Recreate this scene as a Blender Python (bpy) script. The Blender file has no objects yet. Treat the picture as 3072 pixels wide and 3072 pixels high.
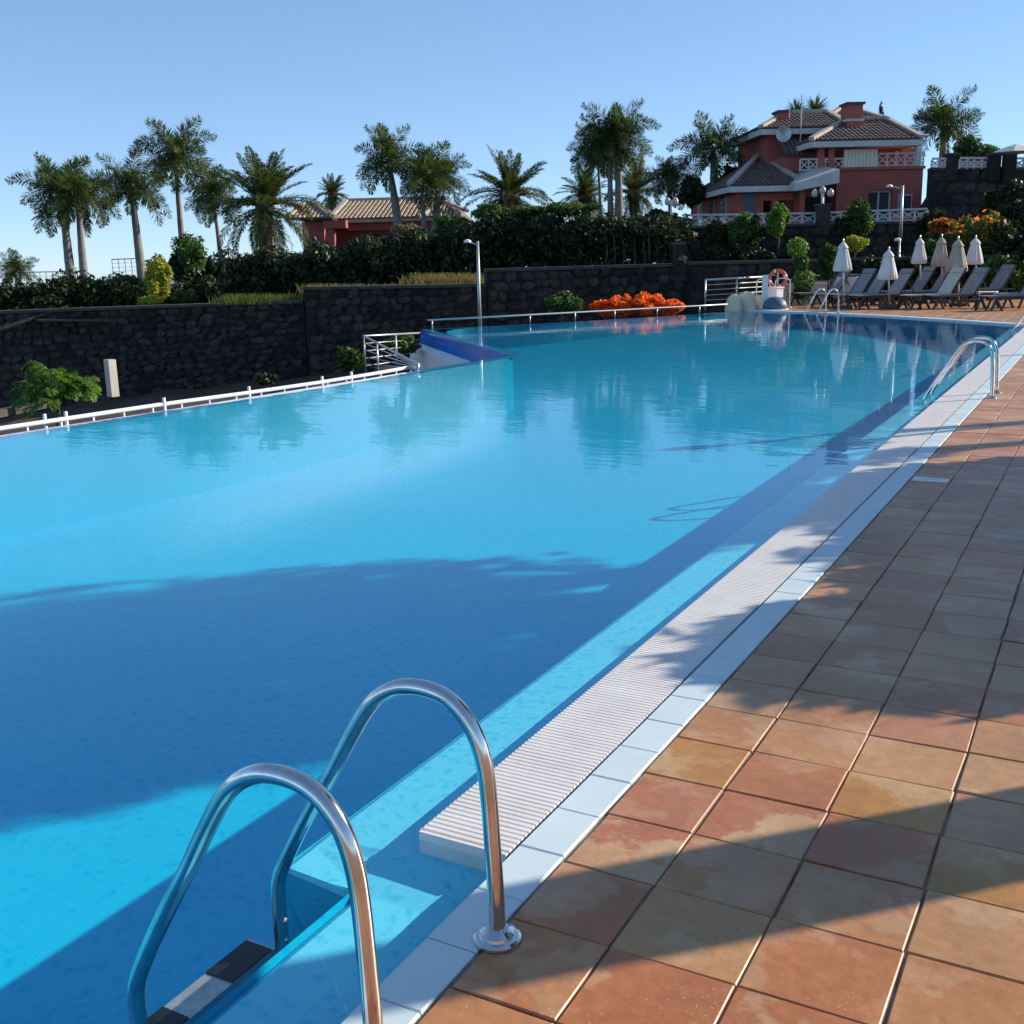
import bpy, math, random
import numpy as np
from mathutils import Vector, Matrix, Quaternion

# ------------------------------------------------------------------ camera, sky, sun, exposure
sc = bpy.context.scene
COL = sc.collection
RM = np.array([[0.87736402, -0.08866551, 0.47156209],
               [0.47924996, 0.21004648, -0.85217366],
               [-0.02349154, 0.97366262, 0.22678016]])
CAMZ = 1.7
cam = bpy.data.cameras.new('camera'); camo = bpy.data.objects.new('camera', cam); COL.objects.link(camo)
m = Matrix.Identity(4)
for i in range(3):
    for j in range(3): m[i][j] = RM[i, j]
m[2][3] = CAMZ
camo.matrix_world = m
cam.sensor_width = 36; cam.lens = 36 * 3270 / 3072
cam.clip_start = 0.05; cam.clip_end = 6000
sc.camera = camo

SUN_EL = math.radians(24.0)
SDIR = Vector((math.cos(SUN_EL) * 0.7071, math.cos(SUN_EL) * 0.7071, math.sin(SUN_EL)))
w = bpy.data.worlds.new('World'); sc.world = w; w.use_nodes = True
nt = w.node_tree; bg = nt.nodes['Background']
sky = nt.nodes.new('ShaderNodeTexSky'); sky.sky_type = 'NISHITA'; sky.sun_disc = False
sky.sun_elevation = SUN_EL; sky.sun_rotation = math.radians(45)
sky.air_density = 0.6; sky.dust_density = 0.0; sky.ozone_density = 6.0
gm = nt.nodes.new('ShaderNodeGamma'); gm.inputs[1].default_value = 0.62; nt.links.new(sky.outputs[0], gm.inputs[0])
vm_ = nt.nodes.new('ShaderNodeVectorMath'); vm_.operation = 'MULTIPLY'; vm_.inputs[1].default_value = (1.42, 1.55, 1.64)
nt.links.new(gm.outputs[0], vm_.inputs[0]); nt.links.new(vm_.outputs[0], bg.inputs[0]); bg.inputs[1].default_value = 0.15
sl = bpy.data.lights.new('sun', 'SUN'); sl.energy = 5.0; sl.angle = math.radians(0.5); sl.color = (1.0, 0.90, 0.76)
so = bpy.data.objects.new('sun', sl); COL.objects.link(so); so.rotation_mode = 'QUATERNION'
so.rotation_quaternion = SDIR.to_track_quat('Z', 'Y'); so.location = (10, 10, 30)
vs = sc.view_settings; vs.view_transform = 'Standard'; vs.look = 'None'; vs.gamma = 1; vs.exposure = 0.45; vs.use_curve_mapping = False
sc.cycles.transparent_max_bounces = 16; sc.cycles.max_bounces = 8

# ------------------------------------------------------------------ helpers
rnd = random.Random(7)
nr = np.random.default_rng(5)
K = 3072 / 1932.0
def hor(px): return 510 - 0.0241 * px
def ray(px, py):
    d = np.array([px * K - 1536, -(py * K - 1536), -3270.0])
    return RM @ d
def P(px, py, R):
    """point seen at (px,py) at horizontal distance R from where the photographer stands"""
    d = ray(px, py); t = R / math.hypot(d[0], d[1])
    return Vector((d[0] * t, d[1] * t, CAMZ + d[2] * t))
def G(px, py, z=0.0):
    d = ray(px, py); t = (z - CAMZ) / d[2]
    return Vector((d[0] * t, d[1] * t, z))

class MB:
    def __init__(s): s.v = []; s.f = []; s.mi = []; s.n = 0
    def add(s, vs, fs, mi=0):
        s.v.extend([tuple(v) for v in vs]); s.f.extend([tuple(i + s.n for i in f) for f in fs]); s.mi.extend([mi] * len(fs)); s.n += len(vs); return s
    def box(s, c, size, rz=0, mi=0, mat=None):
        hx, hy, hz = size[0] / 2, size[1] / 2, size[2] / 2
        vs = [Vector((x * hx, y * hy, z * hz)) for z in (-1, 1) for x, y in ((-1, -1), (1, -1), (1, 1), (-1, 1))]
        M = mat if mat else Matrix.Rotation(rz, 3, 'Z')
        vs = [M @ v + Vector(c) for v in vs]
        return s.add(vs, [(3, 2, 1, 0), (4, 5, 6, 7), (0, 1, 5, 4), (1, 2, 6, 5), (2, 3, 7, 6), (3, 0, 4, 7)], mi)
    def bar(s, a, b, wd, h=None, up=(0, 0, 1), mi=0):
        a = Vector(a); b = Vector(b); d = b - a; L = d.length
        if L < 1e-6: return s
        z = d.normalized(); x = Vector(up).cross(z)
        if x.length < 1e-4: x = Vector((1, 0, 0)).cross(z)
        x.normalize(); y = z.cross(x)
        M = Matrix((x, y, z)).transposed()
        return s.box((a + b) / 2, (wd, h or wd, L), mat=M, mi=mi)
    def tube(s, pts, r, n=8, cap=True, mi=0):
        pts = [Vector(p) for p in pts]; rs = r if isinstance(r, (list, tuple)) else [r] * len(pts)
        T = []
        for i in range(len(pts)):
            a = pts[max(i - 1, 0)]; b = pts[min(i + 1, len(pts) - 1)]; T.append((b - a).normalized())
        ref = Vector((0, 0, 1)) if abs(T[0].z) < 0.9 else Vector((1, 0, 0))
        x = ref.cross(T[0]).normalized(); vs = []
        for i, p in enumerate(pts):
            x = (x - T[i] * x.dot(T[i])); 
            if x.length < 1e-5: x = Vector((0, 1, 0)).cross(T[i])
            x.normalize(); y = T[i].cross(x)
            for k in range(n):
                a = 2 * math.pi * k / n
                vs.append(p + x * (rs[i] * math.cos(a)) + y * (rs[i] * math.sin(a)))
        fs = [(i * n + k, i * n + (k + 1) % n, (i + 1) * n + (k + 1) % n, (i + 1) * n + k) for i in range(len(pts) - 1) for k in range(n)]
        if cap:
            fs.append(tuple(reversed(range(n)))); fs.append(tuple((len(pts) - 1) * n + k for k in range(n)))
        return s.add(vs, fs, mi)
    def lathe(s, prof, c=(0, 0, 0), n=16, mi=0, wob=None):
        vs = []
        for r, z in prof:
            for k in range(n):
                a = 2 * math.pi * k / n; rr = r * (wob(a, z) if wob else 1)
                vs.append((c[0] + rr * math.cos(a), c[1] + rr * math.sin(a), c[2] + z))
        fs = [(i * n + k, i * n + (k + 1) % n, (i + 1) * n + (k + 1) % n, (i + 1) * n + k) for i in range(len(prof) - 1) for k in range(n)]
        fs.append(tuple(reversed(range(n)))); fs.append(tuple((len(prof) - 1) * n + k for k in range(n)))
        return s.add(vs, fs, mi)
    def prism(s, poly, z0, z1, mi=0):
        n = len(poly)
        vs = [(p[0], p[1], z0) for p in poly] + [(p[0], p[1], z1) for p in poly]
        fs = [tuple(reversed(range(n))), tuple(range(n, 2 * n))] + [(i, (i + 1) % n, n + (i + 1) % n, n + i) for i in range(n)]
        return s.add(vs, fs, mi)
    def build(s, name, mat, parent=None, smooth=False, loc=None):
        base = Vector((0, 0, 0))
        if parent is not None and loc is None: base = wloc(parent)
        if loc is not None and parent is None: base = Vector(loc)
        me = bpy.data.meshes.new(name)
        v = [(x[0] - base.x, x[1] - base.y, x[2] - base.z) for x in s.v] if base.length else s.v
        me.from_pydata(v, [], s.f)
        mats = mat if isinstance(mat, (list, tuple)) else [mat]
        for mm in mats: me.materials.append(mm)
        if len(mats) > 1: me.polygons.foreach_set('material_index', s.mi)
        if smooth: me.polygons.foreach_set('use_smooth', [True] * len(me.polygons))
        me.update()
        o = bpy.data.objects.new(name, me); COL.objects.link(o)
        if parent is not None: o.parent = parent
        elif loc is not None: o.location = base
        return o

def wloc(o):
    v = Vector(o.location)
    while o.parent: o = o.parent; v = v + Vector(o.location)
    return v
def empty(name, loc, rz=0):
    o = bpy.data.objects.new(name, None); COL.objects.link(o); o.location = loc; o.rotation_euler = (0, 0, rz); o.empty_display_size = .2; return o
def tag(o, label=None, cat=None, group=None, kind=None):
    if label: o['label'] = label
    if cat: o['category'] = cat
    if group: o['group'] = group
    if kind: o['kind'] = kind
    return o
def inst(name, me, parent, loc=(0, 0, 0), rot=(0, 0, 0), scale=(1, 1, 1)):
    o = bpy.data.objects.new(name, me); COL.objects.link(o); o.parent = parent
    o.location = loc; o.rotation_euler = rot; o.scale = scale; return o
def copy_tree(o, parent=None):
    c = o.copy(); COL.objects.link(c); c.parent = parent
    for ch in list(KIDS.get(o, [])) or [x for x in o.children]: copy_tree(ch, c)
    return c
KIDS = {}

# ------------------------------------------------------------------ materials
def newmat(name, col=(0.5, 0.5, 0.5), rough=0.6, metal=0.0, spec=0.5):
    mt = bpy.data.materials.new(name); mt.use_nodes = True
    b = mt.node_tree.nodes['Principled BSDF']
    b.inputs['Base Color'].default_value = (*col, 1); b.inputs['Roughness'].default_value = rough; b.inputs['Metallic'].default_value = metal
    b.inputs['Specular IOR Level'].default_value = spec
    return mt
def N(mt, typ, **kw):
    n = mt.node_tree.nodes.new(typ)
    for k, v in kw.items(): setattr(n, k, v)
    return n
def L(mt, a, b): mt.node_tree.links.new(a, b)
def bsdf(mt): return mt.node_tree.nodes['Principled BSDF']
def geo_pos(mt): return N(mt, 'ShaderNodeNewGeometry').outputs['Position']
def noise(mt, scale, detail=3, vec=None, rough=0.6, dist=0.0):
    n = N(mt, 'ShaderNodeTexNoise'); n.inputs['Scale'].default_value = scale; n.inputs['Detail'].default_value = detail
    n.inputs['Roughness'].default_value = rough; n.inputs['Distortion'].default_value = dist
    L(mt, vec if vec else geo_pos(mt), n.inputs['Vector']); return n.outputs['Fac']
def ramp(mt, fac, stops):
    r = N(mt, 'ShaderNodeValToRGB'); e = r.color_ramp.elements
    while len(e) < len(stops): e.new(0.5)
    for i, (p, c) in enumerate(stops): e[i].position = p; e[i].color = (*c, 1)
    L(mt, fac, r.inputs[0]); return r.outputs[0]
def mixc(mt, fac, a, b, bt='MIX'):
    n = N(mt, 'ShaderNodeMix', data_type='RGBA', blend_type=bt)
    for inp, v in ((n.inputs[0], fac), (n.inputs[6], a), (n.inputs[7], b)):
        if hasattr(v, 'is_linked') or hasattr(v, 'links'): L(mt, v, inp)
        elif isinstance(v, (int, float)): inp.default_value = v
        else: inp.default_value = (*v, 1)
    return n.outputs[2]
def math_(mt, op, a, b=None, clamp=False):
    n = N(mt, 'ShaderNodeMath', operation=op); n.use_clamp = clamp
    for inp, v in ((n.inputs[0], a), (n.inputs[1], b)):
        if v is None: continue
        if isinstance(v, (int, float)): inp.default_value = v
        else: L(mt, v, inp)
    return n.outputs[0]
def bump(mt, h, strength=0.3, dist=0.01):
    b = N(mt, 'ShaderNodeBump'); b.inputs['Strength'].default_value = strength; b.inputs['Distance'].default_value = dist
    L(mt, h, b.inputs['Height']); L(mt, b.outputs[0], bsdf(mt).inputs['Normal']); return b
def noisy(name, c1, c2, scale=4, rough=0.7, bs=0.3, bd=0.01, metal=0, detail=4, rnd_obj=0.0, spec=0.4):
    mt = newmat(name, c1, rough, metal, spec)
    f = noise(mt, scale, detail); c = ramp(mt, f, [(0.3, c1), (0.7, c2)])
    if rnd_obj:
        oi = N(mt, 'ShaderNodeObjectInfo'); ge = N(mt, 'ShaderNodeNewGeometry')
        r = math_(mt, 'FRACT', math_(mt, 'ADD', oi.outputs['Random'], ge.outputs['Random Per Island']))
        k = math_(mt, 'ADD', math_(mt, 'MULTIPLY', r, rnd_obj), 1 - rnd_obj / 2)
        n = N(mt, 'ShaderNodeVectorMath', operation='SCALE'); L(mt, c, n.inputs[0]); L(mt, k, n.inputs['Scale']); c = n.outputs[0]
    L(mt, c, bsdf(mt).inputs['Base Color'])
    if bs: bump(mt, noise(mt, scale * 8, 3), bs, bd)
    return mt

# terracotta tiles: colour differs from tile to tile, with water stains of their own shape
def terracotta():
    mt = newmat('terracotta', rough=0.55)
    oi = N(mt, 'ShaderNodeObjectInfo'); ge = N(mt, 'ShaderNodeNewGeometry')
    r = math_(mt, 'FRACT', math_(mt, 'ADD', math_(mt, 'MULTIPLY', oi.outputs['Random'], 7.31), ge.outputs['Random Per Island']))
    base = ramp(mt, r, [(0.0, (0.44, 0.155, 0.058)), (0.25, (0.49, 0.205, 0.072)), (0.45, (0.51, 0.245, 0.092)), (0.65, (0.52, 0.285, 0.120)), (0.85, (0.46, 0.170, 0.080)), (1.0, (0.48, 0.235, 0.052))])
    pos = ge.outputs['Position']
    off = N(mt, 'ShaderNodeCombineXYZ'); L(mt, math_(mt, 'MULTIPLY', r, 37.0), off.inputs[0]); L(mt, math_(mt, 'MULTIPLY', r, 11.0), off.inputs[1])
    va = N(mt, 'ShaderNodeVectorMath', operation='ADD'); L(mt, pos, va.inputs[0]); L(mt, off.outputs[0], va.inputs[1])
    v = va.outputs[0]
    st = noise(mt, 2.8, 6, v, 0.6, 0.15)
    m1 = ramp(mt, st, [(0.515, (0, 0, 0)), (0.56, (1, 1, 1))])
    pale = ramp(mt, r, [(0.0, (0.54, 0.32, 0.17)), (1.0, (0.58, 0.37, 0.19))])
    fcl = math_(mt, 'MULTIPLY', m1, math_(mt, 'ADD', math_(mt, 'MULTIPLY', noise(mt, 1.7, 2, v), 2.4), -0.65, True))
    c = mixc(mt, fcl, base, pale)
    edge = ramp(mt, st, [(0.505, (0, 0, 0)), (0.522, (1, 1, 1)), (0.54, (0, 0, 0))])
    c = mixc(mt, math_(mt, 'MULTIPLY', edge, 0.18), c, (0.40, 0.15, 0.07))
    fine = noise(mt, 22, 5, v, 0.7)
    c = mixc(mt, 1.0, c, ramp(mt, fine, [(0.25, (0.80, 0.78, 0.76)), (0.75, (1.12, 1.12, 1.12))]), 'MULTIPLY')
    spk = noise(mt, 130, 1, v); big = noise(mt, 5, 2, v)
    spm = math_(mt, 'MULTIPLY', ramp(mt, spk, [(0.68, (0, 0, 0)), (0.73, (1, 1, 1))]), ramp(mt, big, [(0.5, (0, 0, 0)), (0.6, (1, 1, 1))]))
    c = mixc(mt, math_(mt, 'MULTIPLY', spm, 0.6), c, (0.70, 0.55, 0.42))
    lime = ramp(mt, noise(mt, 2.2, 7, pos, 0.66, 0.25), [(0.56, (0, 0, 0)), (0.60, (1, 1, 1)), (0.70, (0.2, 0.2, 0.2))])
    c = mixc(mt, math_(mt, 'MULTIPLY', lime, 0.26), c, (0.58, 0.40, 0.25))
    dirt = noise(mt, 1.1, 4, pos, 0.6)
    c = mixc(mt, 1.0, c, ramp(mt, dirt, [(0.3, (0.74, 0.72, 0.72)), (0.62, (1.05, 1.05, 1.05))]), 'MULTIPLY')
    L(mt, c, bsdf(mt).inputs['Base Color'])
    L(mt, math_(mt, 'ADD', math_(mt, 'MULTIPLY', fine, 0.45), 0.20), bsdf(mt).inputs['Roughness'])
    bump(mt, math_(mt, 'ADD', fine, math_(mt, 'MULTIPLY', noise(mt, 6, 2, v), 1.5)), 0.35, 0.004)
    return mt
M = {}
M['tile'] = terracotta()
M['grout'] = noisy('grout', (0.07, 0.06, 0.05), (0.38, 0.33, 0.27), 6, 0.9, 0.6, 0.004)
M['coping'] = noisy('coping', (0.56, 0.68, 0.70), (0.66, 0.74, 0.75), 3, 0.45, 0.2, 0.002, rnd_obj=0.08)
M['grate'] = noisy('grate_plastic', (0.74, 0.70, 0.66), (0.82, 0.79, 0.76), 6, 0.45, 0)
def mosaic(name, c1, c2, line, size, rough=0.35):
    mt = newmat(name, c1, rough)
    ge = N(mt, 'ShaderNodeNewGeometry'); sep = N(mt, 'ShaderNodeSeparateXYZ'); L(mt, ge.outputs['Position'], sep.inputs[0])
    outs = []
    for ax in range(3):
        fr = math_(mt, 'FRACT', math_(mt, 'MULTIPLY', sep.outputs[ax], 1 / size))
        outs.append(math_(mt, 'LESS_THAN', fr, 0.09))
    sn = N(mt, 'ShaderNodeSeparateXYZ'); L(mt, ge.outputs['Normal'], sn.inputs[0])
    # a joint shows only where its plane cuts the face
    ms = [math_(mt, 'MULTIPLY', outs[a], math_(mt, 'LESS_THAN', math_(mt, 'ABSOLUTE', sn.outputs[a]), 0.8)) for a in range(3)]
    g = math_(mt, 'MAXIMUM', math_(mt, 'MAXIMUM', ms[0], ms[1]), ms[2])
    wn = noise(mt, 0.7, 3); c = ramp(mt, wn, [(0.3, c1), (0.7, c2)])
    c = mixc(mt, math_(mt, 'MULTIPLY', g, 0.6), c, line)
    L(mt, c, bsdf(mt).inputs['Base Color']); return mt
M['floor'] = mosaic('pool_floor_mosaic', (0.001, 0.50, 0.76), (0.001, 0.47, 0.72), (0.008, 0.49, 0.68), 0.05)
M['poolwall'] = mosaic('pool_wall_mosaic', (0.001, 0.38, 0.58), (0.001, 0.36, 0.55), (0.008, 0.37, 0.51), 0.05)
M['ledge'] = mosaic('ledge_mosaic', (0.13, 0.68, 0.86), (0.12, 0.64, 0.83), (0.09, 0.56, 0.76), 0.022, 0.4)
M['outerblue'] = mosaic('outer_blue_tile', (0.015, 0.17, 0.62), (0.012, 0.15, 0.56), (0.05, 0.25, 0.55), 0.25, 0.2)

def water_mat():
    mt = bpy.data.materials.new('pool_water'); mt.use_nodes = True; t = mt.node_tree
    for n in list(t.nodes):
        if n.type != 'OUTPUT_MATERIAL': t.nodes.remove(n)
    out = [n for n in t.nodes if n.type == 'OUTPUT_MATERIAL'][0]
    pos = geo_pos(mt)
    tr = N(mt, 'ShaderNodeBsdfTransparent'); gl = N(mt, 'ShaderNodeBsdfGlossy'); gl.inputs['Roughness'].default_value = 0.012
    # cell pattern in the surface tint imitates caustic light on the floor
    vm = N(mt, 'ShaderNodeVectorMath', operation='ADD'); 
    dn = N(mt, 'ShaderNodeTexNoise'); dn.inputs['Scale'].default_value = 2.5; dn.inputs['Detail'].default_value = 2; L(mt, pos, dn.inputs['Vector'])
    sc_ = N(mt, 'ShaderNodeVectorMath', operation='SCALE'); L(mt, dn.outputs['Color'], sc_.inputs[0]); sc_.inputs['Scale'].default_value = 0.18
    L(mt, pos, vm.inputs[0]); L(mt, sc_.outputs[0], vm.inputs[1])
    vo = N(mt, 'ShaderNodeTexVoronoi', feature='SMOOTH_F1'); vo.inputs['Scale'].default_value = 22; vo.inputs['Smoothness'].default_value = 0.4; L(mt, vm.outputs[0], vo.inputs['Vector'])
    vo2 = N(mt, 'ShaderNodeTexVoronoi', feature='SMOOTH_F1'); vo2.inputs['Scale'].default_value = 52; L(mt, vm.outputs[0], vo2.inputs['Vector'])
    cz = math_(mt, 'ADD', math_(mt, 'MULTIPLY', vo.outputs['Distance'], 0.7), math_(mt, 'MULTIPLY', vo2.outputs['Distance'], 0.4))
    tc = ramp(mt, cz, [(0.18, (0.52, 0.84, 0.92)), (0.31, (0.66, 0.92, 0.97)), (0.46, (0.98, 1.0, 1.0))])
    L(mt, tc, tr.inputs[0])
    mp = N(mt, 'ShaderNodeMapping'); mp.inputs['Rotation'].default_value = (0, 0, math.radians(29)); mp.inputs['Scale'].default_value = (0.6, 1.2, 1); L(mt, pos, mp.inputs['Vector'])
    h1 = noise(mt, 1.6, 2, mp.outputs[0], 0.5); h2 = noise(mt, 9, 3, mp.outputs[0], 0.5); 
    amp = ramp(mt, noise(mt, 0.25, 1, pos), [(0.42, (0.25, 0.25, 0.25)), (0.6, (1, 1, 1))])
    h = math_(mt, 'ADD', math_(mt, 'MULTIPLY', h1, 0.35), math_(mt, 'MULTIPLY', math_(mt, 'MULTIPLY', h2, amp), 0.13))
    bp = N(mt, 'ShaderNodeBump'); bp.inputs['Strength'].default_value = 0.35; bp.inputs['Distance'].default_value = 0.030; L(mt, h, bp.inputs['Height'])
    L(mt, bp.outputs[0], gl.inputs['Normal'])
    # Fresnel reflectance of water for the vertically polarised sky a quarter turn from the sun
    # (nearly none about Brewster's angle), the same from both sides of the thin sheet
    ge = N(mt, 'ShaderNodeNewGeometry'); dt = N(mt, 'ShaderNodeVectorMath', operation='DOT_PRODUCT'); L(mt, ge.outputs['Incoming'], dt.inputs[0]); L(mt, bp.outputs[0], dt.inputs[1])
    cs = math_(mt, 'ABSOLUTE', dt.outputs['Value'])
    fr = math_(mt, 'ADD', math_(mt, 'MULTIPLY', math_(mt, 'POWER', math_(mt, 'SUBTRACT', 1.0, cs, True), 5.6), 0.99), 0.008, True)
    mx = N(mt, 'ShaderNodeMixShader'); L(mt, fr, mx.inputs[0]); L(mt, tr.outputs[0], mx.inputs[1]); L(mt, gl.outputs[0], mx.inputs[2])
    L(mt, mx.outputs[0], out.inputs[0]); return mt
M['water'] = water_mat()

M['trim'] = noisy('weathered_trim', (0.46, 0.44, 0.42), (0.58, 0.56, 0.53), 2, 0.7, 0.1, 0.003)
M['white'] = noisy('white_paint', (0.74, 0.73, 0.71), (0.82, 0.81, 0.79), 5, 0.5, 0.1, 0.003)
M['chrome'] = newmat('polished_steel', (0.72, 0.72, 0.72), 0.14, 1.0)
def _ch():
    mt = M['chrome']; f = noise(mt, 30, 4); L(mt, math_(mt, 'ADD', math_(mt, 'MULTIPLY', f, 0.12), 0.06), bsdf(mt).inputs['Roughness'])
    f2 = noise(mt, 7, 5); L(mt, ramp(mt, f2, [(0.35, (0.55, 0.53, 0.50)), (0.6, (0.74, 0.73, 0.72))]), bsdf(mt).inputs['Base Color'])
_ch()
M['steel'] = noisy('brushed_steel', (0.45, 0.45, 0.44), (0.58, 0.57, 0.55), 20, 0.4, 0, metal=0.6)
M['black'] = newmat('black_rubber', (0.012, 0.012, 0.014), 0.5)
M['stone'] = noisy('basalt_rubble', (0.022, 0.018, 0.015), (0.078, 0.060, 0.047), 5.5, 0.92, 0.9, 0.04, rnd_obj=1.1)
M['mortar'] = noisy('mortar', (0.014, 0.012, 0.011), (0.034, 0.029, 0.025), 4, 0.95, 0.4, 0.02)
M['cap'] = noisy('wall_cap', (0.05, 0.045, 0.042), (0.09, 0.08, 0.07), 2, 0.9, 0.3, 0.01)
M['soil'] = noisy('soil', (0.05, 0.033, 0.022), (0.11, 0.075, 0.05), 1.2, 0.95, 0.6, 0.04)
M['garden'] = noisy('garden_earth', (0.03, 0.03, 0.016), (0.075, 0.065, 0.035), 0.4, 0.95, 0.6, 0.05)
M['concrete'] = noisy('pale_concrete', (0.42, 0.38, 0.33), (0.55, 0.50, 0.44), 1.5, 0.85, 0.3, 0.01)
M['sand'] = noisy('rock_cream', (0.58, 0.49, 0.32), (0.76, 0.67, 0.48), 3, 0.85, 0.5, 0.03)
M['trunk'] = noisy('palm_trunk_grey', (0.17, 0.15, 0.13), (0.31, 0.28, 0.25), 5, 0.85, 0.4, 0.01)
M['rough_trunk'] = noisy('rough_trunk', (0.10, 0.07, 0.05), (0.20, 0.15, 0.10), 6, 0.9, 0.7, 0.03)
M['bark'] = noisy('bark', (0.07, 0.055, 0.045), (0.15, 0.12, 0.10), 8, 0.9, 0.6, 0.02)
M['shaft'] = noisy('crownshaft', (0.12, 0.18, 0.07), (0.20, 0.26, 0.10), 4, 0.5, 0)
M['sea'] = newmat('sea_water', (0.10, 0.18, 0.28), 0.35)
def leafmat(name, c1, c2, scale=1.3, tl=0.35, c3=None):
    mt = bpy.data.materials.new(name); mt.use_nodes = True; t = mt.node_tree; b = bsdf(mt)
    ge = N(mt, 'ShaderNodeNewGeometry')
    n1 = noise(mt, scale, 3, ge.outputs['Position']); r = math_(mt, 'ADD', math_(mt, 'MULTIPLY', n1, 0.6), math_(mt, 'MULTIPLY', ge.outputs['Random Per Island'], 0.4))
    st = [(0.3, c1), (0.68, c2)] + ([(0.8, c3)] if c3 else [])
    c = ramp(mt, r, st)
    L(mt, c, b.inputs['Base Color']); b.inputs['Roughness'].default_value = 0.5; b.inputs['Specular IOR Level'].default_value = 0.35
    tr = N(mt, 'ShaderNodeBsdfTranslucent'); L(mt, mixc(mt, 1.0, c, (1.3, 1.4, 0.5), 'MULTIPLY'), tr.inputs[0])
    mx = N(mt, 'ShaderNodeMixShader'); mx.inputs[0].default_value = tl
    out = [n for n in t.nodes if n.type == 'OUTPUT_MATERIAL'][0]
    L(mt, b.outputs[0], mx.inputs[1]); L(mt, tr.outputs[0], mx.inputs[2]); L(mt, mx.outputs[0], out.inputs[0]); return mt
M['frond'] = leafmat('royal_frond', (0.045, 0.07, 0.025), (0.11, 0.15, 0.05), 0.8)
M['datefrond'] = leafmat('date_frond', (0.04, 0.06, 0.025), (0.10, 0.12, 0.045), 0.8)
M['dryfrond'] = leafmat('dry_frond', (0.16, 0.11, 0.05), (0.28, 0.20, 0.10), 1.2, 0.2)
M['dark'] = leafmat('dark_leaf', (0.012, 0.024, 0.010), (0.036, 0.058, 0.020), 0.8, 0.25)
M['mid'] = leafmat('mid_leaf', (0.035, 0.075, 0.018), (0.09, 0.17, 0.035), 1.0)
M['bright'] = leafmat('bright_leaf', (0.06, 0.14, 0.02), (0.17, 0.30, 0.05), 1.5)
M['yellow'] = leafmat('yellow_leaf', (0.24, 0.27, 0.03), (0.50, 0.47, 0.06), 1.5)
M['flower'] = leafmat('orange_bract', (0.85, 0.10, 0.02), (0.95, 0.27, 0.06), 2.0, 0.55)
M['drygrass'] = leafmat('dry_grass', (0.13, 0.10, 0.055), (0.26, 0.21, 0.125), 2, 0.3)
M['redwall'] = noisy('red_stucco', (0.35, 0.088, 0.070), (0.41, 0.115, 0.088), 0.8, 0.85, 0.3, 0.01)
M['rooftile'] = noisy('roof_tile', (0.09, 0.066, 0.055), (0.18, 0.135, 0.11), 2.5, 0.85, 0.3, 0.01, rnd_obj=0.3)
M['rooftan'] = noisy('roof_tile_tan', (0.34, 0.25, 0.17), (0.50, 0.39, 0.28), 2.5, 0.85, 0.3, 0.01, rnd_obj=0.3)
M['roofbase'] = noisy('roof_base', (0.07, 0.05, 0.04), (0.12, 0.085, 0.07), 3, 0.9, 0.3, 0.01)
M['ridge'] = noisy('ridge_tile', (0.36, 0.30, 0.24), (0.50, 0.43, 0.36), 3, 0.8, 0.2, 0.01)
M['glass'] = newmat('window_glass', (0.05, 0.07, 0.09), 0.06, 0.0, 0.9)
M['shutter'] = noisy('cream_shutter', (0.66, 0.60, 0.48), (0.74, 0.68, 0.56), 3, 0.6, 0)
M['painted_dark'] = newmat('painted_unlit_interior', (0.03, 0.025, 0.025), 0.9)  # near-black colour standing in for the shade of unlit rooms
M['canvas'] = noisy('canvas_white', (0.60, 0.58, 0.55), (0.74, 0.72, 0.68), 3, 0.85, 0.3, 0.01)
M['canvas_tan'] = noisy('canvas_tan', (0.36, 0.31, 0.25), (0.46, 0.40, 0.33), 3, 0.85, 0.3, 0.01)
M['sling'] = noisy('lounger_sling', (0.22, 0.22, 0.23), (0.30, 0.30, 0.31), 6, 0.8, 0.1, 0.002)
M['sling_pale'] = noisy('lounger_sling_pale', (0.50, 0.48, 0.36), (0.60, 0.57, 0.45), 6, 0.8, 0.1, 0.002)
M['darkplastic'] = newmat('dark_plastic', (0.03, 0.026, 0.025), 0.5)
M['orange'] = noisy('lifebuoy_orange', (0.62, 0.09, 0.03), (0.70, 0.12, 0.04), 3, 0.5, 0)
M['bluegrey'] = noisy('blue_grey_cover', (0.05, 0.10, 0.16), (0.08, 0.14, 0.20), 3, 0.5, 0)
M['brass'] = newmat('lamp_glass', (0.50, 0.48, 0.44), 0.3)
M['grassgreen'] = leafmat('lawn_blade', (0.06, 0.09, 0.02), (0.14, 0.18, 0.05), 2, 0.3)

# ------------------------------------------------------------------ large structure: sea, ground, pool
b = MB(); b.add([(-3000, -500, -45), (3000, -500, -45), (3000, 5000, -45), (-3000, 5000, -45)], [(0, 1, 2, 3)]); tag(b.build('sea', M['sea']), kind='structure')

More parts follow.
